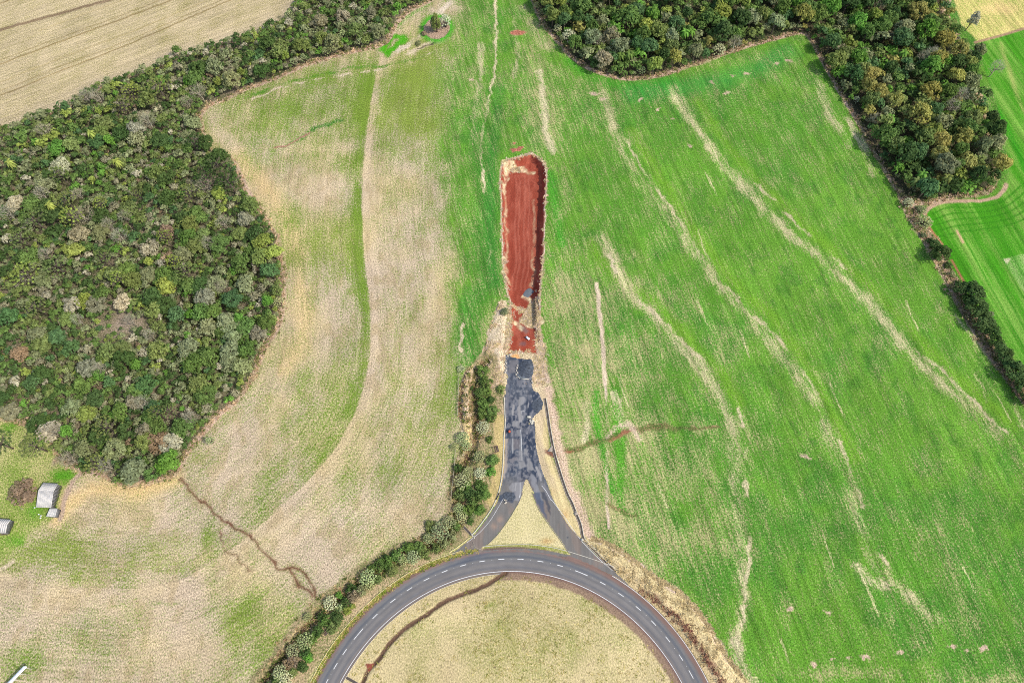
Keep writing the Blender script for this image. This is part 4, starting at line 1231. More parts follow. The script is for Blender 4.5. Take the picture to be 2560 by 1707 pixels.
def crown_arrays(seed, nc=24, cr=.34, nl=44, ls=.15, hz=.75, jag=.25, flat=.0, zlow=-.25):
    """a crown of leaf clumps inside a unit dome; returns verts and per-vertex tint"""
    r = np.random.default_rng(seed)
    V, T = [], []
    for i in range(nc):
        while True:
            d = r.normal(size=3)
            d /= np.linalg.norm(d)
            if d[2] > zlow:
                break
        rad = (1 - cr) * r.uniform(.55, 1.0) ** .5 * (1 + r.uniform(-jag, jag))
        c = d * rad
        c[2] = c[2] * hz + flat
        k = cr * r.uniform(.65, 1.15)
        n = int(nl * (k / cr) ** 2)
        L = r.normal(size=(n, 3))
        L /= np.linalg.norm(L, axis=1)[:, None]
        L = L[L[:, 2] > -.55]
        P = c + L * k * r.uniform(.72, 1.05, (len(L), 1)) * np.array([1, 1, .8])
        Nn = L + r.normal(size=L.shape) * .45 + np.array([0, 0, .35])
        q = quads(P, Nn, ls * r.uniform(.7, 1.35, len(P)), 1.35, r=r)
        V.append(q)
        tint = r.uniform(.86, 1.16) * np.repeat(r.uniform(.8, 1.22, len(P)), 4)
        T.append(tint)
    return np.concatenate(V), np.concatenate(T)


def branch_mb(r, h, levels=3, n0=7, spread=.9, r0=.22, curve=.2, low=.35):
    """leafless limbs of a unit-width tree of height h"""
    b = MB()
    b.tube([(0, 0, -.4), (r.uniform(-.1, .1), r.uniform(-.1, .1), h * low), (r.uniform(-.15, .15), r.uniform(-.15, .15), h * .6)], [r0, r0 * .8, r0 * .55], 5)

    def grow(p, d, L, rad, lev):
        q1 = p + d * L * .55 + Vector((r.uniform(-1, 1), r.uniform(-1, 1), r.uniform(-.3, .6))) * L * curve * .5
        q2 = q1 + (d + Vector((r.uniform(-1, 1), r.uniform(-1, 1), r.uniform(0, .8))) * curve).normalized() * L * .5
        b.tube([p, q1, q2], [rad, rad * .7, rad * .35], 3)
        if lev > 0:
            for k in range(3 if lev > 1 else 2):
                t = r.uniform(.45, 1)
                pp = q1.lerp(q2, t) if r.random() < .7 else p.lerp(q1, t)
                nd_ = (d + Vector((r.uniform(-1, 1), r.uniform(-1, 1), r.uniform(-.2, .9))) * .9).normalized()
                grow(pp, nd_, L * .62, rad * .55, lev - 1)
    for k in range(n0):
        a = 2 * math.pi * k / n0 + r.uniform(-.4, .4)
        up = r.uniform(.35, 1.3)
        d = Vector((math.cos(a), math.sin(a), up)).normalized()
        grow(Vector((0, 0, h * r.uniform(low * .8, .6))), d, spread * r.uniform(.5, .8), r0 * .5, levels - 1)
    return b


LIB = {}


def crown_mesh(name, V, T):
    return make_mesh(name, V, qfaces(len(V)), M_LEAF, {"tint": T})


def build_library():
    # broad crowns: leaf domes on a trunk, in unit size
    for i in range(9):
        V, T = crown_arrays(100 + i, nc=30 + i % 3 * 6, cr=.31 - .02 * (i % 3), nl=46, ls=.135, hz=(.75, .95, .62)[i % 3], jag=.22)
        V = V + np.array([0, 0, 1.15])
        b = MB()
        r = random.Random(i)
        b.tube([(0, 0, -.2), (.03, .02, .5), (.0, .0, 1.0)], [.085, .07, .05], 6)
        for k in range(5):
            a = k * 1.26 + r.uniform(-.3, .3)
            b.tube([(0, 0, .5 + .07 * k), (.28 * math.cos(a), .28 * math.sin(a), .85 + .05 * k), (.55 * math.cos(a), .55 * math.sin(a), 1.2)], [.04, .03, .012], 4)
        LIB['broad', i] = (crown_mesh("crown", V, T), b.mesh("trunk", M_BARK))
    # tufted pines: separate round tufts at the ends of spreading limbs
    for i in range(4):
        r = np.random.default_rng(200 + i)
        pr = random.Random(i + 7)
        b = MB()
        b.tube([(0, 0, -.3), (.02, .0, .8), (0, .02, 1.55)], [.075, .06, .03], 6)
        VV, TT = [], []
        nt_ = 46
        for k in range(nt_):
            a = k * 2.39996
            rad = math.sqrt((k + .5) / nt_) * pr.uniform(.88, 1.06)
            z = 1.75 - .62 * rad ** 1.6 + pr.uniform(-.12, .12)
            tip = np.array([rad * math.cos(a), rad * math.sin(a), z])
            if k % 2 == 0:
                b.tube([(0, 0, 1.0 + .5 * (1 - rad)), tuple(tip * np.array([.5, .5, 1]) - np.array([0, 0, .18])), tuple(tip - np.array([0, 0, .06]))], [.026, .018, .008], 3)
            v, t = crown_arrays(1000 + i * 60 + k, nc=2, cr=.62, nl=34, ls=.34, hz=.8, zlow=-.1)
            VV.append(v * pr.uniform(.10, .15) + tip)
            TT.append(t * pr.uniform(.85, 1.15))
        LIB['pine', i] = (crown_mesh("crown", np.concatenate(VV), np.concatenate(TT)), b.mesh("trunk", M_BARK))
    # leafless trees: limbs with a haze of twigs
    for i in range(5):
        pr = random.Random(40 + i)
        b = branch_mb(pr, 1.9, 3, 7 + i % 3, .95, .075, .3, .3)
        r = np.random.default_rng(300 + i)
        n = 420
        d = r.normal(size=(n, 3)); d[:, 2] = np.abs(d[:, 2]); d /= np.linalg.norm(d, axis=1)[:, None]
        P = d * r.uniform(.55, 1.0, (n, 1)) * np.array([.95, .95, .8]) + np.array([0, 0, 1.15])
        dirs = d + r.normal(size=d.shape) * .5
        dirs /= np.linalg.norm(dirs, axis=1)[:, None]
        w = np.cross(dirs, r.normal(size=d.shape)); w /= np.linalg.norm(w, axis=1)[:, None]
        L = r.uniform(.12, .26, (n, 1)); wd = .022
        Q = np.stack([P - w * wd * .5, P + w * wd * .5, P + dirs * L + w * wd * .2, P + dirs * L - w * wd * .2], 1).reshape(-1, 3)
        LIB['bare', i] = (crown_mesh("crown", Q, np.repeat(r.uniform(.75, 1.2, n), 4)), b.mesh("trunk", M_BARE))
    # bushes: many shoots of narrow leaves from the ground
    for i in range(5):
        V, T = crown_arrays(400 + i, nc=26, cr=.30, nl=36, ls=.15, hz=.8, jag=.3, zlow=-.1)
        V = V + np.array([0, 0, .42])
        pr = random.Random(70 + i)
        b = MB()
        for k in range(6):
            a = k * 1.05 + pr.uniform(-.3, .3)
            b.tube([(.05 * math.cos(a), .05 * math.sin(a), -.15), (.3 * math.cos(a), .3 * math.sin(a), .35), (.55 * math.cos(a), .55 * math.sin(a), .7)], [.03, .022, .01], 4)
        LIB['bush', i] = (crown_mesh("foliage", V, T), b.mesh("stem", M_BARK))
    # pale flowering shrubs: open sprays, dark gaps between
    for i in range(4):
        r = np.random.default_rng(500 + i)
        pr = random.Random(90 + i)
        b = MB()
        VV, TT = [], []
        for k in range(44):
            a = k * 2.39996
            rad = math.sqrt((k + .5) / 44) * pr.uniform(.85, 1.08)
            z = 1.0 - .5 * rad ** 2 + pr.uniform(-.1, .1)
            tip = np.array([rad * math.cos(a), rad * math.sin(a), z])
            b.tube([(0, 0, -.1), tuple(tip * np.array([.45, .45, .6])), tuple(tip)], [.02, .014, .006], 3)
            n = 26
            L = r.normal(size=(n, 3)); L /= np.linalg.norm(L, axis=1)[:, None]
            P = tip + L * np.array([.13, .13, .09]) * r.uniform(.4, 1.05, (n, 1))
            VV.append(quads(P, L + np.array([0, 0, .7]), r.uniform(.05, .095, n), 1.6, r=r))
            TT.append(np.repeat(r.uniform(.7, 1.2, n) * pr.uniform(.85, 1.12), 4))
        LIB['pale', i] = (crown_mesh("foliage", np.concatenate(VV), np.concatenate(TT)), b.mesh("stem", M_BARK))
    # palms: a head of arching fronds
    for i in range(3):
        pr = random.Random(120 + i)
        V, F, T = [], [], []
        for k in range(17):
            a = k * 2.39996
            up = .9 - .085 * k
            segs = 7
            p = np.array([0, 0, 1.9]); d = np.array([math.cos(a) * (1 - .25 * up), math.sin(a) * (1 - .25 * up), up + .25])
            sidev = np.array([-math.sin(a), math.cos(a), 0])
            tn = pr.uniform(.75, 1.25)
            base = len(V)
            for j in range(segs + 1):
                t = j / segs
                w = .17 * math.sin(math.pi * min(1, .12 + t * .9)) + .01
                for sgn in (-1, 0, 1):
                    V.append(p + sidev * w * sgn + np.array([0, 0, -.35 * w * abs(sgn)])); T.append(tn * (.9 + .2 * (sgn == 0)))
                d = d + np.array([0, 0, -.30])
                p = p + d / np.linalg.norm(d) * (1.05 / segs)
            for j in range(segs):
                for m in range(2):
                    o = base + j * 3 + m
                    F.append((o, o + 1, o + 4, o + 3))
        me = make_mesh("crown", np.array(V), np.array(F), M_LEAF, {"tint": np.array(T)})
        b = MB().tube([(0, 0, -.2), (.03, 0, .9), (0, .02, 1.9)], [.075, .06, .05], 6)
        LIB['palm', i] = (me, b.mesh("trunk", M_BARK))
    # a tall narrow conifer
    V, T = crown_arrays(600, nc=60, cr=.22, nl=40, ls=.12, hz=1.0, jag=.1, zlow=-1)
    zz = (V[:, 2] + 1.1) / 2.2
    k = np.clip(1.15 - zz, .12, 1)[:, None]
    V = np.concatenate([V[:, :2] * k, (zz * 3.4 + .25)[:, None]], 1)
    LIB['conifer', 0] = (crown_mesh("crown", V, T), MB().tube([(0, 0, -.2), (0, 0, 1.6), (0, 0, 3.2)], [.11, .08, .02], 6).mesh("trunk", M_BARK))


build_library()

COLOURS = {
    'dark green': (78, 99, 55), 'mid green': (100, 123, 64), 'olive green': (118, 130, 74), 'yellow green': (140, 152, 76), 'bright green': (104, 142, 62),
    'grey brown': (140, 136, 108), 'russet brown': (138, 120, 96), 'golden olive': (150, 146, 82), 'blue green': (86, 114, 70), 'grey': (170, 164, 138), 'pale grey green': (172, 178, 128),
    'whitish': (196, 200, 162), 'dusty olive': (132, 138, 98)}
NAMES = {'broad': ('broadleaf_tree', 'tree'), 'pine': ('tufted_pine_tree', 'tree'), 'bare': ('leafless_tree', 'tree'), 'bush': ('ditch_bush', 'bush'), 'pale': ('pale_shrub', 'shrub'), 'palm': ('palm_tree', 'palm'), 'conifer': ('conifer_tree', 'tree')}
WORDS = {'broad': 'broadleaf tree', 'pine': 'tufted pine tree', 'bare': 'leafless tree', 'bush': 'bush', 'pale': 'flowering shrub', 'palm': 'palm', 'conifer': 'conifer'}
PLANTS = []
_use = {}


def plant(kind, p, rad, hgt, colour, group, label=None, z=0.0, rz=None):
    """rad: crown radius in metres; hgt: total height in metres"""
    n = sum(1 for k in LIB if k[0] == kind)
    i = _use.get(kind, 0)
    _use[kind] = i + 1
    crown, stem = LIB[kind, (i * 7 + i // n) % n]
    top = {'broad': 1.95, 'pine': 1.9, 'bare': 2.0, 'bush': 1.2, 'pale': 1.1, 'palm': 2.2, 'conifer': 3.65}[kind]
    name, cat = NAMES[kind]
    o = thing(name, None, cat, (float(p[0]), float(p[1]), z), random.uniform(0, 6.28) if rz is None else rz, group)
    o.scale = (rad, rad, hgt / top)
    c = lin(COLOURS[colour]) / KEXP * LEAF_GAIN * random.uniform(.85, 1.18)
    c = c * np.array([random.uniform(.92, 1.08), 1, random.uniform(.9, 1.1)])
    for nm, me in ((crown.name.split('.')[0], crown), (stem.name.split('.')[0], stem)):
        ch = link(nm, me, o)
        ch.color = (*[float(min(x, .8)) for x in c], 1)
    PLANTS.append([o, kind, colour, float(p[0]), float(p[1]), label])
    return o


def at_top(v, h):
    """ground point of a plant whose crown middle (height h) was surveyed at v"""
    return Wz(v, h)[0]


def poisson(P, rmin, n, exist, margin=0.0, tries=30, rand=None):
    """random points in polygon P keeping clear of (x, y, r) in exist"""
    rr = rand or random
    x0, y0 = P.min(0); x1, y1 = P.max(0)
    out = []
    ex = list(exist)
    grid = {}
    cell = 6.0
    for e in ex:
        grid.setdefault((int(e[0] // cell), int(e[1] // cell)), []).append(e)
    cand = np.stack([rng.uniform(x0, x1, n * tries), rng.uniform(y0, y1, n * tries)], 1)
    ok = inside(P, cand[:, 0], cand[:, 1])
    cand = cand[ok]
    if margin:
        cand = cand[seg_dist(P, cand[:, 0], cand[:, 1], True) > margin]
    for x, y in cand:
        r = rmin() if callable(rmin) else rmin
        gx, gy = int(x // cell), int(y // cell)
        good = True
        for i in (-2, -1, 0, 1, 2):
            for j in (-2, -1, 0, 1, 2):
                for e in grid.get((gx + i, gy + j), ()):
                    if (e[0] - x) ** 2 + (e[1] - y) ** 2 < ((e[2] + r) * .66) ** 2:
                        good = False
                        break
                if not good: break
            if not good: break
        if good:
            t = (x, y, r)
            grid.setdefault((gx, gy), []).append(t)
            out.append(t)
            if len(out) >= n:
                break
    return out


def choose(w):
    k = list(w)
    return random.choices(k, [w[x] for x in k])[0]


def in_view(x, y, m=14.0):
    return -14 - m < y < 268 + m and abs(x) < 150 + (y + 12) * .302 + m


def zr(z_ox, z_oy, pts):
    """read in a sheet enlarged 3.672 times"""
    return Z(z_ox, z_oy, 3.672, pts)


def build_woods():
    taken = []
    L, T = 'trees of the large wood on the left', 'trees of the far wood'
    # --- trees one can pick out in the left wood
    for v, rv, col in [((73, 500), 36, 'olive green'), ((50, 625), 34, 'yellow green'), ((125, 607), 34, 'olive green'), ((310, 440), 19, 'olive green'), ((425, 437), 26, 'olive green'), ((470, 400), 30, 'dark green'), ((373, 540), 20, 'yellow green'),
                       ((420, 617), 27, 'olive green'), ((393, 595), 17, 'yellow green'), ((265, 635), 20, 'yellow green'), ((155, 492), 27, 'yellow green'), ((225, 462), 18, 'yellow green'), ((145, 455), 25, 'olive green'), ((360, 195), 38, 'olive green'),
                       ((295, 205), 25, 'yellow green'), ((275, 235), 30, 'olive green'), ((448, 318), 26, 'dark green'), ((495, 372), 40, 'dark green'), ((520, 410), 34, 'dark green'), ((238, 977), 28, 'olive green'), ((215, 1062), 25, 'olive green'), ((353, 944), 18, 'olive green'),
                       ((385, 939), 18, 'olive green'), ((75, 700), 24, 'olive green'), ((40, 540), 26, 'olive green'), ((232, 585), 22, 'olive green'), ((130, 395), 22, 'olive green')]:
        h = random.uniform(10, 12.5)
        p = at_top(v, h * .78)
        r = rv * .155
        taken.append((p[0], p[1], r * .75))
        plant('pine', p, r, h, col, L)
    for v, rv in [((193, 497), 32), ((288, 497), 18), ((275, 542), 20), ((250, 517), 18), ((20, 492), 24), ((98, 447), 20), ((180, 447), 18), ((470, 425), 24), ((513, 512), 22), ((330, 925), 18), ((198, 222), 20), ((225, 222), 18), ((458, 213), 24), ((340, 280), 24),
                  ((330, 270), 18), ((430, 235), 18), ((100, 300), 18), ((440, 960), 16), ((510, 660), 16), ((130, 990), 16), ((230, 850), 16), ((105, 585), 16), ((345, 770), 14), ((180, 735), 14), ((300, 735), 14), ((60, 640), 12), ((160, 1055), 20), ((245, 1070), 16), ((480, 560), 18)]:
        h = random.uniform(7.5, 9.5)
        p = at_top(v, h * .6)
        r = rv * .15
        taken.append((p[0], p[1], r * .6))
        plant('bare', p, r, h, 'grey', L)
    for v, rv, col in [((305, 1079), 33, 'dusty olive'), ((388, 1054), 24, 'bright green'), ((375, 1066), 20, 'bright green'), ((345, 1090), 16, 'mid green'), ((612, 690), 15, 'bright green'), ((610, 738), 22, 'mid green'), ((622, 735), 16, 'olive green'), ((635, 665), 15, 'olive green'),
                       ((435, 720), 14, 'bright green'), ((547, 730), 14, 'bright green'), ((505, 760), 16, 'mid green'), ((150, 990), 16, 'bright green'), ((225, 860), 14, 'bright green'), ((310, 835), 14, 'bright green'), ((225, 1000), 26, 'dark green'), ((190, 1030), 22, 'dusty olive'),
                       ((260, 1030), 26, 'dusty olive'), ((290, 990), 24, 'dark green'), ((330, 1010), 22, 'olive green'), ((340, 600), 14, 'yellow green'), ((868, 72), 20, 'dusty olive'), ((735, 45), 22, 'grey brown'), ((786, 35), 22, 'grey brown'), ((851, 25), 16, 'grey brown'),
                       ((690, 100), 26, 'olive green'), ((640, 115), 28, 'olive green'), ((655, 128), 12, 'yellow green'), ((600, 160), 24, 'dark green'), ((740, 85), 22, 'olive green'), ((470, 325), 26, 'dark green'), ((225, 255), 9, 'yellow green'), ((430, 185), 12, 'bright green'),
                       ((230, 300), 22, 'olive green'), ((250, 320), 18, 'bright green'), ((310, 295), 24, 'grey'), ((500, 185), 12, 'yellow green'), ((553, 165), 12, 'yellow green')]:
        h = 5.0 + rv * .13
        p = at_top(v, h * .7)
        r = rv * .152
        taken.append((p[0], p[1], r * .8))
        plant('broad', p, r, h, col, L)
    for v, rv in [((458, 112), 14), ((180, 255), 10), ((663, 32), 14), ((787, 77), 14), ((748, 115), 12), ((886, 47), 10), ((826, 92), 11), ((696, 130), 9), ((638, 692), 13), ((355, 415), 10), ((570, 455), 10), ((480, 1010), 8), ((672, 140), 9), ((155, 850), 8)]:
        p = at_top(v, 3.6)
        r = rv * .165
        taken.append((p[0], p[1], r * .8))
        plant('pale', p, r, 5.0, 'pale grey green', 'pale shrubs in and along the woods')
    # palms of the left wood
    for v in [(207, 305), (266, 370), (20, 372), (112, 470)]:
        h = 9.0
        p = at_top(v, h * .85)
        plant('palm', p, 2.2, h, 'yellow green', 'palms standing in the woods')
    # --- the rest of the left wood
    pal_dense = {'dark green': 3.6, 'mid green': 4, 'olive green': 3.4, 'yellow green': .9, 'bright green': .7, 'grey brown': 1.7, 'russet brown': .35, 'dusty olive': 4.2, 'blue green': 1.2, 'grey': .8}
    pts = poisson(Wp['left'], lambda: random.choice((1.7, 2.0, 2.3, 2.7, 3.1)), 1300, taken, .8)
    pts = [p for p in pts if in_view(p[0], p[1], 4)]
    pts.sort(key=lambda p: -p[2] / (CAM_H ** 2 + p[0] ** 2 + p[1] ** 2) ** .5)
    c0 = Wz((292, 752))[0]
    pts = [q for q in pts if ((q[0] - c0[0]) / 11) ** 2 + ((q[1] - c0[1]) / 6) ** 2 > 1]
    for x, y, r in pts[:128]:
        strip = y > 190
        h = r * 1.7 + random.uniform(1.4, 2.6) + (1.5 if strip else 0)
        plant('broad', (x, y), r * 1.3, h, choose(pal_dense), L)
        taken.append((x, y, r * .8))
    small = [(x, y, r * random.uniform(.85, 1.15), r * 1.5 + random.uniform(1.4, 2.6)) for x, y, r in pts[128:]]
    extra = poisson(Wp['left'], lambda: random.choice((.8, 1.0, 1.2, 1.5)), 4200, taken + [(s[0], s[1], s[2] * .6) for s in small], .3, 14)
    small += [(x, y, r * 1.25, r * 1.4 + random.uniform(1.6, 3.2)) for x, y, r in extra if in_view(x, y, 6)]
    cl = Wz([(292, 752), (255, 700), (330, 905)])
    small = [q for q in small if random.random() > .8 * max(math.exp(-(((q[0] - c[0]) / a) ** 2 + ((q[1] - c[1]) / b) ** 2)) for c, a, b in zip(cl, (11, 6, 8), (6, 3, 3)))]
    thicket("left_thicket", small, pal_dense, "dense mixed thicket of small trees and scrub filling the left wood")
    # --- far wood
    taken = []
    for v in [(1426, 125), (1446, 122), (1574, 73), (1589, 70), (1664, 46), (2077, 120), (2047, 270), (2107, 415), (2139, 417), (2177, 407), (1470, 5), (2150, 425), (2120, 400)]:
        h = random.uniform(7, 9)
        p = at_top(v, h * .85)
        taken.append((p[0], p[1], .8))
        plant('palm', p, 2.6, h, random.choice(('bright green', 'olive green', 'mid green')), 'palms standing in the woods')
    for v, rv, h, col in [((1307, 78), 19, 5.5, 'whitish'), ((1281, 62), 11, 4.5, 'whitish'), ((1653, 109), 17, 5.5, 'whitish'), ((1474, 158), 11, 4, 'pale grey green'), ((1233, 10), 9, 4, 'pale grey green'), ((1969, 226), 8, 3.5, 'whitish'), ((2089, 463), 12, 4, 'whitish')]:
        p = at_top(v, h * .75)
        taken.append((p[0], p[1], rv * .17 * .9))
        plant('pale', p, rv * .175, h, col, 'pale shrubs in and along the woods')
    far = [((1445, 32), 34, 'mid green'), ((1500, 25), 20, 'bright green'), ((1485, 55), 24, 'yellow green'), ((1660, 20), 30, 'yellow green'), ((1270, 30), 22, 'olive green'), ((1330, 35), 20, 'dark green'), ((1385, 132), 26, 'grey brown'), ((1505, 140), 22, 'yellow green'),
           ((1360, 80), 26, 'dusty olive'), ((1405, 75), 24, 'grey brown'), ((1730, 35), 28, 'dusty olive'), ((1785, 45), 26, 'dusty olive'), ((1800, 10), 22, 'mid green'), ((1690, 70), 20, 'mid green'), ((1545, 100), 22, 'olive green'), ((1600, 110), 20, 'dusty olive'),
           ((1915, 90), 26, 'blue green'), ((1975, 45), 26, 'bright green'), ((2030, 50), 28, 'mid green'), ((2110, 20), 30, 'golden olive'), ((2080, 60), 26, 'dusty olive'), ((1925, 130), 28, 'olive green'), ((2175, 85), 28, 'golden olive'), ((2160, 130), 26, 'golden olive'),
           ((2140, 205), 28, 'golden olive'), ((2120, 255), 30, 'golden olive'), ((2025, 205), 22, 'golden olive'), ((2060, 225), 22, 'golden olive'), ((2130, 310), 28, 'olive green'), ((2165, 350), 26, 'golden olive'), ((2200, 170), 26, 'golden olive'), ((2240, 130), 18, 'dark green'),
           ((2255, 110), 18, 'dusty olive'), ((2215, 310), 26, 'golden olive'), ((2240, 265), 22, 'olive green'), ((2225, 365), 26, 'golden olive'), ((2265, 330), 20, 'dusty olive'), ((2285, 265), 18, 'dark green'), ((2060, 330), 24, 'olive green'), ((2240, 40), 16, 'grey')]
    for v, rv, col in far:
        h = 8.5 + rv * .06
        p = at_top(v, h * .75)
        r = rv * .165
        taken.append((p[0], p[1], r * .8))
        plant('broad', p, r, h, col, T)
    for v in [(2145, 120), (2125, 130), (2210, 215), (2190, 240), (1375, 90), (2292, 152), (2020, 10), (1690, 95)]:
        p = at_top(v, 6)
        plant('bare', p, 3.2, 8.5, 'grey', T)
    palf = {'dark green': 5, 'mid green': 6, 'olive green': 4.4, 'yellow green': 1.0, 'bright green': 2.0, 'golden olive': 1.2, 'dusty olive': 2.6, 'blue green': 2.6, 'grey brown': .6}
    pts = [p for p in poisson(Wp['top'], lambda: random.choice((2.4, 2.8, 3.2, 3.7)), 600, taken, 1.3) if in_view(p[0], p[1], 4)]
    for x, y, r in pts[:112]:
        h = r * 1.4 + random.uniform(4.5, 7.5)
        plant('broad', (x, y), r * 1.3, h, choose(palf), T)
        taken.append((x, y, r * .8))
    small = [(x, y, r * 1.15, r * 1.2 + random.uniform(2, 5)) for x, y, r in pts[112:]]
    ex = poisson(Wp['top'], lambda: random.choice((1.1, 1.4, 1.8)), 1400, taken + [(s[0], s[1], s[2] * .7) for s in small], .3, 14)
    small += [(x, y, r * 1.1, r * 1.5 + random.uniform(.6, 2.4)) for x, y, r in ex if in_view(x, y, 6)]
    thicket("far_thicket", small, palf, "dark undergrowth of small trees filling the far wood")


def thicket(name, items, pal, label):
    tmpl = [crown_arrays(900 + i, nc=9, cr=.42, nl=24, ls=.24, hz=.8, jag=.3, zlow=-.15) for i in range(8)]
    VV, TT, CC = [], [], []
    for i, (x, y, r, h) in enumerate(items):
        V, Tn = tmpl[i % 8]
        a = random.uniform(0, 6.28)
        co, si = math.cos(a), math.sin(a)
        hz = r * random.uniform(.75, 1.1)
        W = np.stack([(V[:, 0] * co - V[:, 1] * si) * r + x, (V[:, 0] * si + V[:, 1] * co) * r + y, V[:, 2] * hz + max(h - hz, .35 * hz)], 1)
        VV.append(W)
        TT.append(Tn)
        c = lin(COLOURS[choose(pal)]) / KEXP * LEAF_GAIN * random.uniform(.86, 1.16)
        CC.append(np.repeat(c[None], len(V), 0))
    V = np.concatenate(VV)
    me = make_mesh(name, V, qfaces(len(V)), M_LEAFA, {"tint": np.concatenate(TT), "c_leaf": np.concatenate(CC)})
    tag(link(name, me), label, "thicket", kind="stuff")


build_woods()


def build_roadside():
    gp, gg = 'pale shrubs along the roadside ditch', 'bushes along the roadside ditch'
    E = Z(640, 854, 3.672, [(0, 0)])

    def za(p): return Z(640, 854, 3.672, [p])[0]

    def zb(p): return R6([p])[0]
    for f, p, r, c in [(za, (2085, 780), 66, 'whitish'), (za, (1900, 880), 66, 'pale grey green'), (za, (1930, 950), 50, 'pale grey green'), (za, (1820, 960), 40, 'pale grey green'), (za, (1880, 240), 38, 'whitish'), (za, (2050, 1050), 60, 'pale grey green'), (za, (1945, 1190), 52, 'pale grey green'),
                       (za, (2055, 1205), 60, 'whitish'), (za, (1890, 1270), 76, 'pale grey green'), (za, (1860, 1530), 54, 'pale grey green'), (zb, (1770, 90), 62, 'pale grey green'), (zb, (1690, 170), 84, 'pale grey green'), (zb, (1580, 240), 54, 'pale grey green'), (zb, (1890, 40), 54, 'pale grey green'),
                       (zb, (1990, 30), 34, 'pale grey green'), (zb, (1440, 410), 62, 'pale grey green'), (zb, (1350, 430), 54, 'pale grey green'), (zb, (1020, 600), 76, 'pale grey green'), (zb, (1040, 660), 50, 'pale grey green'), (zb, (675, 830), 60, 'whitish'), (zb, (440, 1180), 70, 'pale grey green'),
                       (zb, (330, 1270), 60, 'pale grey green'), (zb, (215, 1470), 66, 'pale grey green'), (zb, (260, 1540), 62, 'whitish'), (zb, (470, 960), 40, 'pale grey green')]:
        rm = r / 3.672 / 7.6
        h = rm * 1.2 + .5
        plant('pale', at_top(f(p), h * .7), rm * 1.02, h, c, gp, z=-.5)
    for f, p, r, c in [(za, (2075, 260), 64, 'mid green'), (za, (2110, 370), 68, 'mid green'), (za, (2060, 460), 60, 'mid green'), (za, (2130, 460), 50, 'mid green'), (za, (2080, 560), 62, 'mid green'), (za, (2170, 620), 58, 'mid green'), (za, (2080, 650), 54, 'mid green'), (za, (2150, 700), 54, 'mid green'),
                       (za, (2245, 430), 46, 'olive green'), (za, (2150, 530), 44, 'dark green'), (za, (2140, 890), 34, 'mid green'), (za, (2170, 1080), 60, 'mid green'), (za, (1855, 1150), 46, 'dark green'), (za, (2150, 1190), 50, 'bright green'), (za, (1930, 1330), 58, 'mid green'), (za, (2060, 1320), 60, 'mid green'),
                       (za, (1870, 1400), 60, 'olive green'), (za, (2000, 1450), 66, 'mid green'), (za, (2100, 1400), 54, 'mid green'), (za, (1950, 1540), 60, 'mid green'), (za, (2050, 1540), 54, 'mid green'), (za, (1960, 1390), 60, 'dark green'), (za, (2040, 1390), 50, 'dark green'), (za, (1975, 420), 24, 'dark green'),
                       (zb, (1300, 400), 64, 'mid green'), (zb, (1200, 440), 68, 'mid green'), (zb, (1130, 490), 56, 'mid green'), (zb, (1400, 320), 56, 'mid green'), (zb, (1500, 310), 56, 'mid green'), (zb, (1600, 130), 54, 'olive green'), (zb, (1060, 520), 40, 'mid green'), (zb, (900, 760), 56, 'russet brown'),
                       (zb, (860, 700), 46, 'dark green'), (zb, (820, 830), 50, 'dark green'), (zb, (740, 960), 58, 'dark green'), (zb, (640, 1000), 50, 'mid green'), (zb, (880, 862), 26, 'yellow green'), (zb, (825, 905), 40, 'yellow green'), (zb, (700, 1050), 56, 'olive green'), (zb, (560, 1080), 54, 'dark green'),
                       (zb, (520, 1150), 48, 'mid green'), (zb, (450, 1290), 56, 'dark green'), (zb, (330, 1360), 56, 'russet brown'), (zb, (470, 1330), 46, 'bright green'), (zb, (290, 1400), 56, 'russet brown'), (zb, (420, 1420), 48, 'dark green'), (zb, (200, 1560), 54, 'olive green'), (zb, (760, 760), 30, 'bright green'),
                       (zb, (1550, 380), 56, 'olive green'), (zb, (1650, 330), 46, 'olive green'), (zb, (1730, 280), 46, 'dusty olive'), (zb, (1800, 210), 44, 'dusty olive'), (zb, (1250, 530), 54, 'olive green'), (zb, (1120, 620), 44, 'olive green'), (zb, (960, 720), 46, 'dusty olive'), (zb, (1960, 80), 36, 'mid green'),
                       (zb, (1840, 120), 40, 'mid green'), (zb, (770, 870), 40, 'pale grey green'), (zb, (150, 1600), 60, 'dark green'), (zb, (330, 1460), 46, 'olive green'), (zb, (600, 950), 40, 'dark green')]:
        rm = r / 3.672 / 7.6
        h = rm * 1.05 + .5
        plant('bush', at_top(f(p), h * .6), rm * 1.1, h, c, gg, z=-.5)
    p = Wz(Z(1200, 640, 5.6, [(345, 800)])[0])[0]
    plant('bush', p, 1.7, 1.9, 'dusty olive', gg, z=.3)
    # hedge trees on the right
    gh = 'dark round trees in the right hedge'
    for v, r, h in [((2163, 580), 4.0, 6.5), ((2150, 560), 2.4, 3.6), ((2212, 660), 3.4, 5.5), ((2240, 668), 4.2, 7.0), ((2246, 700), 4.2, 7.0), ((2262, 735), 4.0, 6.4), ((2285, 760), 3.0, 5.0), ((2300, 800), 3.2, 5.0), ((2316, 812), 2.6, 4.4), ((2338, 850), 4.2, 7.0), ((2352, 886), 3.2, 5.0), ((2370, 910), 3.4, 5.5), ((2228, 690), 3.0, 4.6), ((2254, 716), 3.0, 4.8), ((2272, 748), 3.2, 5.0), ((2290, 782), 2.8, 4.4), ((2308, 822), 2.6, 4.0), ((2324, 838), 2.8, 4.4), ((2340, 872), 2.8, 4.4), ((2150, 585), 2.0, 3.2)]:
        plant('broad', at_top(v, h * .7), r, h, 'dark green', gh)
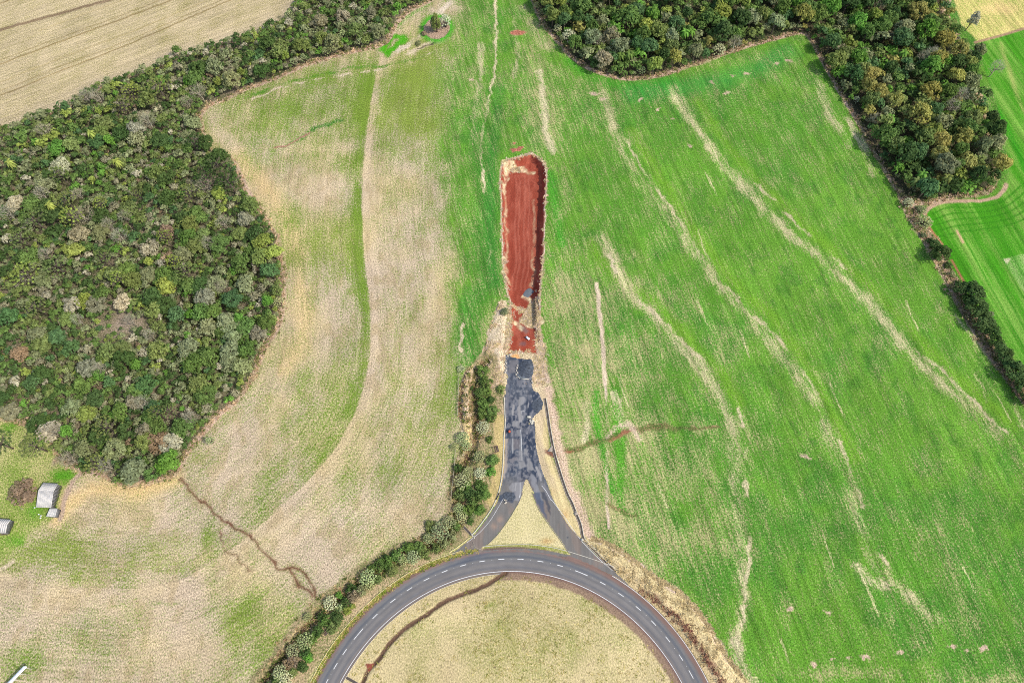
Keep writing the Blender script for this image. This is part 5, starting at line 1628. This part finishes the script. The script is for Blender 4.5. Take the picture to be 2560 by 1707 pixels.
    for v, r in [((2130, 515), 1.4), ((2122, 540), 1.2), ((2136, 552), 1.4), ((2178, 610), 1.6), ((2186, 630), 1.5), ((2200, 650), 1.2), ((2112, 478), 1.3), ((2275, 720), 1.3)]:
        plant('bush', at_top(v, .8), r, 1.7, random.choice(('dusty olive', 'dark green')), 'low scrub in the right hedge')
    plant('pale', at_top((2126, 507), 3), 3.1, 4.2, 'pale grey green', 'pale shrubs in and along the woods')
    plant('pale', at_top((2118, 482), 2), 2.0, 3.0, 'pale grey green', 'pale shrubs in and along the woods')
    # oval island
    plant('conifer', Wz((1004, 74))[0], 3.2, 11.5, 'olive green', None, "tall shaggy olive conifer on the oval grass island")
    plant('conifer', Wz((997, 70))[0], 2.2, 8.5, 'dusty olive', None, "smaller conifer leaning on the tall one of the oval island")
    plant('pale', Wz((1024, 62))[0], 2.6, 6.0, 'whitish', None, "whitish shrub beside the conifers on the oval island")
    plant('bush', Wz((974, 80))[0], 1.4, 1.6, 'russet brown', None, "low brown bush on the left rim of the oval island")
    plant('bush', Wz((962, 102))[0], 1.6, 1.2, 'dusty olive', None, "low scrub on the field below the oval island")
    # trees round the sheds
    plant('pine', Wz((109, 1036))[0], 4.6, 10.5, 'olive green', None, "leaning dark pine at the meadow edge above the sheds")
    plant('pine', Wz((30, 1030))[0], 4.4, 10.0, 'dark green', None, "dark pine left of the leaning pine above the sheds")
    plant('bush', Wz((62, 1132))[0], 4.4, 3.0, 'russet brown', None, "wide brown leafless bush left of the gabled shed")
    plant('bush', Wz((42, 1128))[0], 3.2, 2.4, 'russet brown', None, "outer half of the brown thicket left of the gabled shed")


build_roadside()

# ------------------------------------------------------------------ labels for the copies: which one it is
MARKS = [("the gabled grey shed", (112, 1140)), ("the scrubby clearing inside the left wood", (295, 745)), ("the left wood's bulge into the stubble", (652, 650)), ("the left wood's bottom tip", (300, 1108)), ("the left wood's inner corner under the strip", (458, 268)),
         ("the stubble field's lower left corner", (10, 290)), ("the stubble field's right tip", (655, 35)), ("the oval grass island", (1003, 66)), ("the far wood's rounded lower corner", (1445, 180)), ("the far wood's upper left end", (1228, 5)), ("the notch where crop enters the far wood", (1845, 78)),
         ("the tan field's lower corner", (2246, 96)), ("the far wood's lowest tip", (2090, 462)), ("the mown field's curved tip", (2305, 425)), ("the red pit's far end", (1190, 362)), ("the black rubble heap", (1208, 850)), ("the upper stepped chute", (1140, 1030)), ("the lower stepped chute", (757, 1565)),
         ("the drain mouth in the left kerb", (1083, 1222)), ("the left gully's lower end", (730, 1375)), ("the bend of the left wood's field edge", (545, 920)), ("the hedge gap beside the mown field", (2190, 630)), ("the leaning dark pine", (109, 1036))]
ORD = ["nearest", "second nearest", "third nearest", "fourth nearest", "fifth nearest", "sixth nearest", "seventh nearest", "eighth nearest", "ninth nearest", "tenth nearest"]


def name_plants():
    mk = Wz([m[1] for m in MARKS])
    kinds = {}
    for o, kind, colour, x, y, lab in PLANTS:
        kinds.setdefault((kind, colour), []).append((o, x, y, lab))
    for (kind, colour), lst in kinds.items():
        XY = np.array([(x, y) for _, x, y, _ in lst])
        D = np.hypot(XY[:, None, 0] - mk[None, :, 0], XY[:, None, 1] - mk[None, :, 1])
        rank = D.argsort(0).argsort(0)
        for i, (o, x, y, lab) in enumerate(lst):
            if lab:
                o["label"] = lab
                continue
            best = min(range(len(MARKS)), key=lambda j: (rank[i, j] + D[i, j] / 40.0))
            k = rank[i, best]
            od = ORD[k] if k < 10 else "%dth nearest" % (k + 1) if (k + 1) % 10 not in (1, 2, 3) or 10 < (k + 1) % 100 < 14 else "%d%s nearest" % (k + 1, {1: 'st', 2: 'nd', 3: 'rd'}[(k + 1) % 10])
            cw = colour + " " if kind != 'bare' else ""
            o["label"] = "%s%s %s to %s" % (cw, WORDS[kind], od, MARKS[best][0])


name_plants()


# ------------------------------------------------------------------ sheds and the white open shelter
def p3(q, z):
    w = Wz(q, z)[0]
    return (w[0], w[1], z)


def wall(mb, a, b, z0, za, zb, th=.12):
    """upright wall from a to b with sloping top"""
    a, b = np.array(a[:2]), np.array(b[:2])
    d = (b - a) / np.hypot(*(b - a))
    n = np.array([-d[1], d[0]]) * th / 2
    return mb.hexa([(*(a - n), z0), (*(b - n), z0), (*(b + n), z0), (*(a + n), z0), (*(a - n), za), (*(b - n), zb), (*(b + n), zb), (*(a + n), za)])


def lerp3(a, b, t):
    return tuple(np.array(a) * (1 - t) + np.array(b) * t)


def gable_shed(name, label, back, ridge, front, ze, zr, zf, boards):
    bl, br = p3(back[0], ze), p3(back[1], ze)
    rl, rr_ = p3(ridge[0], zr), p3(ridge[1], zr)
    fl, fr = p3(front[0], zf), p3(front[1], zf)
    c = np.mean([bl, br, fl, fr], 0)
    t = thing(name, label, "shed", (c[0], c[1], 0))
    o = np.array([c[0], c[1], 0.0])

    def L(p): return tuple(np.array(p) - o)
    m = MB()
    # corrugated sheets: shallow ribs across each slope
    for (a, b, c_, d) in ((bl, br, rr_, rl), (rl, rr_, fr, fl)):
        n = 14
        for i in range(n):
            u0, u1 = i / n, (i + 1) / n
            dz = .014 if i % 2 else 0.0
            q = [lerp3(a, b, u0), lerp3(a, b, u1), lerp3(d, c_, u1), lerp3(d, c_, u0)]
            m.slab([(x - o[0], y - o[1], z + dz) for x, y, z in q], .05)
    link("roof", m.mesh("roof", M_ROOF), t)
    ins = lambda p, k=.1: (p[0] + (c[0] - p[0]) * k, p[1] + (c[1] - p[1]) * k)
    m = MB()
    wall(m, ins(L(fl) + o[:3] * 0, 0) if False else tuple(np.array(ins(fl)) - o[:2]), tuple(np.array(ins(fr)) - o[:2]), 0, zf - .15, zf - .15)
    wall(m, tuple(np.array(ins(bl)) - o[:2]), tuple(np.array(ins(br)) - o[:2]), 0, ze - .15, ze - .15)
    link("wall", m.mesh("wall", M_WOODG), t)
    # board gables, plank by plank with gaps
    for a, r_, f in ((bl, rl, fl), (br, rr_, fr)):
        m = MB()
        A, Rr, Fp = (np.array(ins(q)) - o[:2] for q in (a, r_, f))
        for k in range(boards):
            u0, u1 = k / boards + .012, (k + .86) / boards

            def hz(u):
                L1 = np.hypot(*(Rr - A)); L2 = np.hypot(*(Fp - Rr)); s_ = u * (L1 + L2)
                return (A + (Rr - A) * s_ / L1, ze + (zr - ze) * s_ / L1) if s_ < L1 else (Rr + (Fp - Rr) * (s_ - L1) / L2, zr + (zf - zr) * (s_ - L1) / L2)
            q0, h0 = hz(u0); q1, h1 = hz(u1)
            wall(m, q0, q1, 0, h0 - .14 - .12 * (k % 3 == 1), h1 - .14 - .12 * (k % 3 == 1), .06)
        link("gable_boards", m.mesh("gable_boards", M_WOODG), t)
    return t, o


def build_farm():
    t, o = gable_shed("gabled_shed", "grey gabled board shed with a pale sheet roof beside the brown bush", RS([(845, 207), (1140, 222)]), RS([(745, 365), (1050, 375)]), RS([(705, 688), (1000, 695)]), 2.6, 3.7, 2.3, 16)
    # lean-to of loose grey sheets against the right gable
    for k in range(6):
        u0, u1 = k / 6, (k + .9) / 6
        top = [lerp3(p3(RS([(1078, 330)])[0], 1.9), p3(RS([(1030, 560)])[0], 1.7), u) for u in (u0, u1)]
        low = [lerp3(p3(RS([(1165, 312)])[0], .9), p3(RS([(1085, 575)])[0], .6), u) for u in (u0, u1)]
        q = [tuple(np.array(p) - o) for p in (top[0], top[1], low[1], low[0])]
        q = [(x, y, z + .06 * (k % 2)) for x, y, z in q]
        link("lean_to_sheet", MB().slab(q, .04).mesh("lean_to_sheet", M_WOODG if k % 3 else M_DARKW), t)
    for v in ((1165, 312), (1125, 440), (1085, 575)):
        a = np.array(p3(RS([v])[0], 0)) - o
        link("lean_to_post", MB().box((a[0], a[1], .35), (.1, .1, .9)).mesh("lean_to_post", M_WOODG), t)
    # little shed in front: one slope
    c4 = [p3(q, z) for q, z in zip(RS([(975, 705), (1125, 708), (1078, 878), (900, 872)]), (2.3, 2.3, 1.9, 1.9))]
    c = np.mean(c4, 0)
    t = thing("small_shed", "small pale roofed hut at the foot of the gabled shed", "shed", (c[0], c[1], 0))
    o = np.array([c[0], c[1], 0])
    m = MB()
    for i in range(8):
        q = [lerp3(c4[0], c4[1], i / 8), lerp3(c4[0], c4[1], (i + 1) / 8), lerp3(c4[3], c4[2], (i + 1) / 8), lerp3(c4[3], c4[2], i / 8)]
        m.slab([(x - o[0], y - o[1], z + .03 * (i % 2)) for x, y, z in q], .05)
    link("roof", m.mesh("roof", M_ROOF), t)
    m = MB()
    k = [(p[0] - o[0]) * .88 for p in c4], [(p[1] - o[1]) * .88 for p in c4]
    for i in range(4):
        j = (i + 1) % 4
        wall(m, (k[0][i], k[1][i]), (k[0][j], k[1][j]), 0, c4[i][2] - .1, c4[j][2] - .1, .1)
    link("wall", m.mesh("wall", M_WOODG), t)
    a, b = (np.array(p3(q, 0)) - o for q in RS([(1142, 745), (1108, 872)]))
    link("leaning_board", MB().slab([(a[0], a[1], .1), (b[0], b[1], .1), (b[0] - .5, b[1], 1.3), (a[0] - .5, a[1], 1.3)], .05).mesh("leaning_board", M_KERB), t)
    # shed cut by the left edge of the picture
    t, o = gable_shed("gabled_shed", "weathered grey shed with log pile, cut by the picture's left edge", RS([(-330, 890), (212, 928)]), RS([(-420, 1015), (143, 1025)]), RS([(-440, 1180), (108, 1196)]), 2.5, 3.4, 2.3, 14)
    for i in range(16):
        q = Wz(RS([(20 + (i % 8) * 20 + random.uniform(-6, 6), 1212 + (i // 8) * 18 + random.uniform(-6, 6))]))[0]
        a = random.uniform(0, 3)
        tag(MB().tube([(q[0], q[1], .14 + .2 * (i % 2)), (q[0] + .9 * math.cos(a), q[1] + .9 * math.sin(a), .14 + .2 * (i % 2))], .12, 6).build("cut_log", M_BARK),
            "cut log in the loose pile below the shed at the left edge", "log", "cut logs below the left edge shed")
    q = Wz(RS([(150, 1060)]))[0]
    tag(MB().box((q[0], q[1], .5), (.9, 2.2, 1.0), .2).box((q[0] + .1, q[1] + .2, 1.06), (1.0, 1.4, .12), .4).build("scrap_stack", M_WOODG), "stack of grey boards against the left edge shed's gable", "board stack")
    # open white shelter at the lower left corner
    k = 23.4

    def WS(p): return [((a / k) / 1.08844, (1640 + b / k) / 1.08844) for a, b in p]
    z = 2.4
    q = [p3(v, z) for v in WS([(1370, 565), (1590, 592), (-600, 2900), (-900, 2900)])]
    c = np.mean(q[:2], 0)
    t = thing("open_shelter", "long narrow white roof on posts at the lower left corner", "shelter", (c[0], c[1], 0))
    o = np.array([c[0], c[1], 0])
    q = [tuple(np.array(p) - o) for p in q]
    m = MB()
    n = 12
    for i in range(n):
        u0, u1 = i / n, (i + 1) / n
        m.slab([lerp3(q[0], q[3], u0), lerp3(q[1], q[2], u0), lerp3(q[1], q[2], u1), lerp3(q[0], q[3], u1)], .08 + .02 * (i % 2))
    link("roof", m.mesh("roof", M_WHITE), t)
    for a, b in (((1500, 690), (1770, 735)), ((1130, 1030), (1320, 1060)), ((760, 1370), (960, 1392)), ((400, 1720), (600, 1745))):
        P, Q = (np.array(p3(v, z - .14)) - o for v in WS([a, b]))
        link("crossbeam", MB().tube([tuple(P - (Q - P) * .6), tuple(Q)], .07, 5).mesh("crossbeam", M_KERB), t)
        link("post", MB().tube([(P[0], P[1], -.2), (P[0], P[1], z - .15)], .07, 5).mesh("post", M_KERB), t)
        link("post", MB().tube([(Q[0], Q[1], -.2), (Q[0], Q[1], z - .1)], .06, 5).mesh("post", M_KERB), t)
    # white litter in the yard
    for v in ((762, 828), (805, 855), (795, 895), (680, 697)):
        w = Wz(RS([v]))[0]
        tag(MB().hexa([(-.2, -.15, 0), (.2, -.15, 0), (.25, .2, 0), (-.15, .2, 0), (-.1, -.1, .3), (.15, -.1, .25), (.15, .15, .28), (-.1, .12, .3)]).build("white_bag", M_WHITE, None, (w[0], w[1], 0)),
            "small white bag lying in the grass by the small hut", "bag", "white bags in the shed yard")


build_farm()


def heap(name, v, rx, ry, h, mat, label, cat, seed, rz=0.0, z0=0.0):
    P = Wz(v)[0] if not isinstance(v, np.ndarray) else v
    nr, na = 14, 40
    V, F = [], []
    for i in range(nr + 1):
        rr = i / nr
        for k in range(na):
            a = 2 * math.pi * k / na
            j = 1 + .22 * (vnoise(np.array([math.cos(a) * 1.7 + seed]), np.array([math.sin(a) * 1.7 + seed * 3.1]), 1)[0] - .5) * 2
            x, y = rr * rx * j * math.cos(a), rr * ry * j * math.sin(a)
            zz = h * (1 - rr) ** .9 * (1 - .15 * rr) + (.34 * h * (fbm(np.array([x * .9 + seed * 5]), np.array([y * .9]), seed, 4)[0] - .45)) * (1 - rr ** 3)
            V.append((x, y, max(zz, 0) if i < nr else -.08))
    for i in range(nr):
        for k in range(na):
            k2 = (k + 1) % na
            F.append((i * na + k, (i + 1) * na + k, (i + 1) * na + k2, i * na + k2))
    o = link(name, make_mesh(name, np.array(V), F, mat), None, (P[0], P[1], z0))
    o.rotation_euler = (0, 0, rz)
    return tag(o, label, cat)


def rubble(name, spots, mat, label, cat, group, s=.3, z=0.0):
    pr = random.Random(5)
    for v in spots:
        w = Wz(v)[0]
        b = MB()
        k = s * pr.uniform(.6, 1.5)
        pts = [(pr.uniform(.7, 1.1) * k * x, pr.uniform(.7, 1.1) * k * y, zz * k * pr.uniform(.7, 1.2)) for zz in (-.1, .7) for x, y in ((-.6, -.5), (.6, -.5), (.5, .6), (-.6, .5))]
        b.hexa(pts)
        o = b.build(name, mat, None, (w[0], w[1], z))
        o.rotation_euler = (0, 0, pr.uniform(0, 3))
        tag(o, label, cat, group)


def build_debris():
    heap("rubble_heap", R3([(1530, 480)])[0], 2.9, 3.6, 1.1, M_BLACK, "large dark blue black heap of broken asphalt where the road ends", "heap", 3)
    heap("rubble_heap", R3([(1745, 1190)])[0], 2.0, 2.5, .3, M_BLACK, "low dark heap on the right edge of the disused road", "heap", 4)
    heap("gravel_heap", RQ([(678, 462)])[0], 2.2, 1.6, .3, M_BLUEG, "blue grey gravel heap on the red earth floor of the pit", "heap", 6, .6, float(height(*[np.array([q]) for q in Wz(RQ([(678, 462)]))[0]])[0]))
    heap("gravel_heap", R3([(1480, 630)])[0], 2.0, 1.3, .25, M_BLUEG, "pale grey gravel spill at the foot of the large dark heap", "heap", 7)
    heap("asphalt_lump", R5([(770, 70)])[0], 2.4, 1.7, .14, M_BLACK, "flat dark asphalt lump on the left fork of the disused road", "heap", 8)
    a, b = Wz(R3([(1430, 680), (1590, 695)]))
    tag(MB().tube([(a[0], a[1], .22), (b[0], b[1], .2)], .17, 6).build("fallen_post", M_KERB), "white concrete post lying below the large dark heap", "post")
    a = Wz(R3([(1580, 1430)]))[0]
    tag(MB().hexa([(-.8, -.35, 0), (.7, -.5, 0), (.9, .3, 0), (-.6, .5, 0), (-.5, -.2, .5), (.4, -.3, .55), (.5, .2, .5), (-.4, .3, .45)]).build("white_boulder", M_KERB, None, (a[0], a[1], .02)), "white boulder on the dark right half of the disused road", "boulder")
    rubble("white_stone", R3([(1610, 1500), (1640, 1520), (1660, 1505), (1625, 1540)]) + R4([(1520, 25), (1545, 45), (1570, 20), (1540, 60)]), M_KERB, "white broken stone at the right road edge beside the yellow weeds", "stone", "white stones at the right road edge", .55)
    rubble("edge_stone", R3([(1170, 230), (1190, 260), (1215, 210), (1150, 320), (1140, 380), (1130, 430), (1150, 460), (1140, 520), (1360, 420), (1350, 470), (1340, 520), (1360, 560), (1335, 600), (1350, 640), (1380, 650), (1400, 670), (1640, 730), (1660, 760), (1130, 350), (1120, 560), (1150, 680)]),
           M_STONE, "pale stone scattered on the broken end of the road", "stone", "pale stones at the road end", .42)
    rubble("broken_stone", R5([(715, 115), (725, 135), (735, 150), (745, 120), (720, 160)]), M_STONE, "pale broken stone on the left fork near the dark lump", "stone", "pale stones on the left fork", .4)
    w = Wz(R4([(1128, 215)]))[0]
    t = thing("orange_drum", "small orange drum standing on the disused road", "drum", (w[0], w[1], .02))
    link("drum_body", MB().tube([(0, 0, 0), (0, 0, .45), (0, 0, .9)], [.42, .4, .36], 12).mesh("drum_body", M_RED), t)
    link("drum_base", MB().tube([(0, 0, 0), (0, 0, .08)], [.55, .52], 12).mesh("drum_base", M_BLACK), t)
    # white slab and its dark mate in the lower pit
    w = Wz(RQ([(668, 1150)]))[0]
    t = thing("dumped_cabinet", "small white box lying on the lower red earth near the road end", "box", (w[0], w[1], -.25), -.75)
    link("cabinet_body", MB().box((0, 0, .28), (1.5, .62, .56)).mesh("cabinet_body", M_WHITE), t)
    link("cabinet_lid", MB().box((0, .42, .14), (1.5, .24, .22)).mesh("cabinet_lid", M_DARKW), t)
    w = Wz(R5([(1855, 697)]))[0]
    tag(MB().tube([(0, 0, -.1), (0, 0, .5), (0, 0, .62)], [.4, .38, .3], 10).build("gutter_sump", M_KERB, None, (w[0], w[1], 0)), "white round concrete sump at the lower end of the gutter", "drain")
    w = Wz(R5([(1760, 315)]))[0]
    tag(MB().box((w[0], w[1], .15), (1.0, .9, .36), .5).box((w[0], w[1] + .6, .1), (.6, .5, .3), .2).build("gutter_block", M_CONC), "grey concrete block across the gutter beside the triangle", "block")
    pts = [p3(q, z) for q, z in zip(R5([(210, 795), (262, 780), (255, 755), (275, 800), (330, 830), (390, 850)]), (.05, .1, .2, .1, .08, .05))]
    tag(MB().tube(pts, .06, 5).tube([pts[1], (pts[1][0] - .3, pts[1][1] + 1.0, .3)], .05, 5).build("fallen_branch", M_BARE), "bare branch lying on the left fork beside the triangle corner", "branch")
    # concrete outlet of the gutter
    w = Wz(R4([(1900, 545)]))[0]
    tag(MB().hexa([(-1.4, -.6, -.1), (.2, -.6, -.1), (.5, 1.2, -.1), (.0, 1.4, -.1), (-1.4, -.6, .06), (.2, -.6, .12), (.5, 1.2, .14), (.0, 1.4, .1)]).build("gutter_outlet", M_CONC, None, (w[0], w[1], 0)), "grey concrete outlet beside the gutter where the gully starts", "drain")
    # fence on the left of the ditch
    for pts, lab in ((smooth(Wz(R3([(218, 560), (215, 780), (205, 980), (197, 1180), (190, 1400)])), 4), "weathered wire fence with wooden posts left of the earth mound"), (smooth(Wz(R4([(140, 560), (120, 860), (100, 1050), (75, 1250), (55, 1470)])), 4), "weathered wire fence with wooden posts left of the lower pale shrubs")):
        t = thing("wire_fence", lab, "fence", (pts[0][0], pts[0][1], 0))
        q = [(p[0] - pts[0][0], p[1] - pts[0][1]) for p in pts]
        for i in range(0, len(q), 2):
            link("post", MB().tube([(q[i][0], q[i][1], -.2), (q[i][0], q[i][1], 1.2)], .09, 5).mesh("post", M_BARE), t)
        for z in (.95, .55):
            link("rail", MB().tube([(a, b, z) for a, b in q], .06, 4).mesh("rail", M_BARE), t)
    # long leaning pole-like trunk beside the shed pines
    a, b = p3(RS([(385, 690)])[0], .15), p3(RS([(455, 735)])[0], .15)
    tag(MB().tube([a, b], .09, 5).build("pole", M_BARE), "thin pale pole lying in the grass left of the gabled shed", "pole")


build_debris()


# ------------------------------------------------------------------ loose dry grass, weeds
def tufts(name, pts, hgt, spread, cols, label, blades=7, wid=.15):
    pts = np.array(pts)
    n = len(pts)
    if n == 0:
        return
    zz = height(pts[:, 0], pts[:, 1])
    Pb = np.repeat(np.concatenate([pts[:, :2], zz[:, None]], 1), blades, 0)
    m = len(Pb)
    a = rng.uniform(0, 2 * math.pi, m)
    s = np.repeat(rng.uniform(.6, 1.35, n), blades)
    lean = rng.uniform(.5, 1.3, m) * spread * s
    d = np.stack([np.cos(a), np.sin(a), 0 * a], 1)
    w = np.stack([-np.sin(a), np.cos(a), 0 * a], 1) * (wid * rng.uniform(.6, 1.4, m))[:, None]
    base = Pb + d * (.12 * s * rng.uniform(0, 2, m))[:, None] + np.array([0, 0, -.05])
    mid = base + d * (lean * .45)[:, None] + np.array([0, 0, 1]) * (hgt * s * .62)[:, None]
    tip = base + d * lean[:, None] + np.array([0, 0, 1]) * (hgt * s * rng.uniform(.35, .8, m))[:, None]
    V = np.stack([base - w, base + w, mid + w * .8, tip + w * .1, tip - w * .1, mid - w * .8], 1).reshape(-1, 3)
    i = np.arange(m)[:, None] * 6
    F = np.concatenate([i + np.array([[0, 1, 2, 5]]), i + np.array([[5, 2, 3, 4]])], 0)
    cc = np.minimum(1.35 * np.array([lin(c) / KEXP for c in cols]), .82)[rng.integers(0, len(cols), n)] * rng.uniform(.75, 1.2, (n, 1))
    C = np.repeat(np.repeat(cc, blades, 0), 6, 0)
    me = make_mesh(name, V, F, M_LEAFA, {"tint": np.repeat(rng.uniform(.8, 1.2, m), 6), "c_leaf": C})
    tag(link(name, me), label, "grass", kind="stuff")


def fill(P, n, thr=None, freq=.5, seed=1):
    x0, y0 = P.min(0); x1, y1 = P.max(0)
    c = np.stack([rng.uniform(x0, x1, n), rng.uniform(y0, y1, n)], 1)
    c = c[inside(P, c[:, 0], c[:, 1])]
    if thr is not None:
        c = c[fbm(c[:, 0] * freq, c[:, 1] * freq, seed, 3) > thr]
    return c


def along(v, w, per_m, sm=3):
    P = smooth(Wz(v), sm) if not isinstance(v, np.ndarray) else v
    L = np.hypot(*np.diff(P, axis=0).T)
    cum = np.concatenate([[0], np.cumsum(L)])
    n = int(cum[-1] * per_m)
    s = rng.uniform(0, cum[-1], n)
    x = np.interp(s, cum, P[:, 0]); y = np.interp(s, cum, P[:, 1])
    return np.stack([x, y], 1) + rng.normal(size=(n, 2)) * w / 2.2


def build_grass():
    straw = [(206, 186, 138), (196, 178, 132), (212, 194, 150), (190, 170, 124), (180, 158, 116)]
    pts = [fill(Wp['bank'], 2600, .42, .5, 8), along(R7([(740, 250), (900, 300), (1100, 440), (1300, 600), (1500, 710), (1680, 880), (1830, 1090), (1950, 1300), (2100, 1490)]), .7, 8)]
    tufts("dry_grass", np.concatenate(pts), .3, .7, straw, "tall straw coloured grass on the bank right of the ring road")
    rim = Wp['pit']
    k = rim[:, 1] > 84
    pts = [rim[rng.integers(0, len(rim), 500)] + rng.normal(size=(500, 2)) * .35, fill(Wp['spoil'], 3000, .45, .4, 3), fill(Wz(RQ([(700, 640), (800, 560), (830, 900), (790, 985), (690, 945), (560, 900), (600, 830), (650, 740)])), 2600),
           along(R3([(1700, 320), (1790, 560), (1780, 760)]), 2.6, 26), along(RQ([(810, 1040), (815, 1200), (815, 1330)]), 1.2, 8), along(R3([(1850, 40), (1800, 200), (1880, 480)]), 1.8, 16)]
    pts.append(along(RP([(290, 230), (400, 240), (480, 255)]), 1.8, 12))
    pts.append(along(RQ([(490, 680), (570, 715), (640, 750)]), 1.2, 10))
    pts.append(along(RQ([(430, 700), (420, 900), (400, 1100), (360, 1330)]), 1.6, 8))
    tufts("dry_grass", np.concatenate(pts), .24, .5, straw[:3] + [(226, 206, 180), (214, 188, 160)], "dry straw and dead grass round the red earth pit and road end")
    pts = np.concatenate([along(DITCH_W, 3.0, 9), fill(Wp['mound'], 160)])
    tufts("ditch_grass", pts, .6, .55, [(120, 132, 64), (150, 146, 84), (196, 172, 126), (172, 142, 108), (96, 112, 54), (206, 186, 140)], "rank mixed grass lining the roadside ditch")
    pts = [along(np.array([p for p in Wp['left']]), 1.6, 3.4), along(np.array([p for p in Wp['top']]), 1.6, 3.4), along([(2078, 452), (2096, 492), (2126, 542), (2160, 600), (2190, 652), (2222, 714), (2268, 790), (2320, 862), (2380, 940)], 3.0, 12)]
    pts = np.concatenate(pts)
    pts = pts[in_view_np(pts)]
    tufts("dry_grass", pts, .6, .6, [(206, 178, 148), (190, 160, 128), (150, 150, 92), (120, 130, 70), (214, 190, 150)], "dry fringe grass at the feet of the woods and hedge")
    pts = along(R7([(1180, 700), (1300, 790), (1420, 900), (1530, 1000), (1620, 1100), (1700, 1220), (1780, 1350), (1860, 1460), (1960, 1590)]), 1.2, 3)
    tufts("maroon_weeds", pts, .5, .5, [(150, 108, 88), (164, 124, 100), (186, 156, 120), (134, 94, 78)], "dark maroon weeds in a strip along the right road shoulder")
    pts = along(arc(62.0, 100, 172, 80), .7, 10)
    tufts("verge_grass", pts, .3, .35, [(150, 160, 66), (204, 186, 116), (132, 150, 58), (190, 170, 104)], "short verge grass spilling over the ring road's outer edge", 6)
    # mossy clumps of the lawn
    n = 2600
    a0, r0 = np.radians(rng.uniform(12, 168, n)), 53.5 * np.sqrt(rng.uniform(.12, 1, n))
    pts = np.stack([CEN[0] + r0 * np.cos(a0), CEN[1] + r0 * np.sin(a0)], 1)
    pts = pts[fbm(pts[:, 0] * .15, pts[:, 1] * .15, 77, 3) > .46]
    tufts("lawn_tufts", pts, .22, .3, [(172, 168, 92), (210, 196, 130), (150, 152, 76), (186, 170, 110)], "scattered grass tufts on the dry roundabout lawn", 6, .09)


def in_view_np(p):
    return (p[:, 1] > -30) & (p[:, 1] < 285) & (np.abs(p[:, 0]) < 165 + (p[:, 1] + 12) * .302)


build_grass()
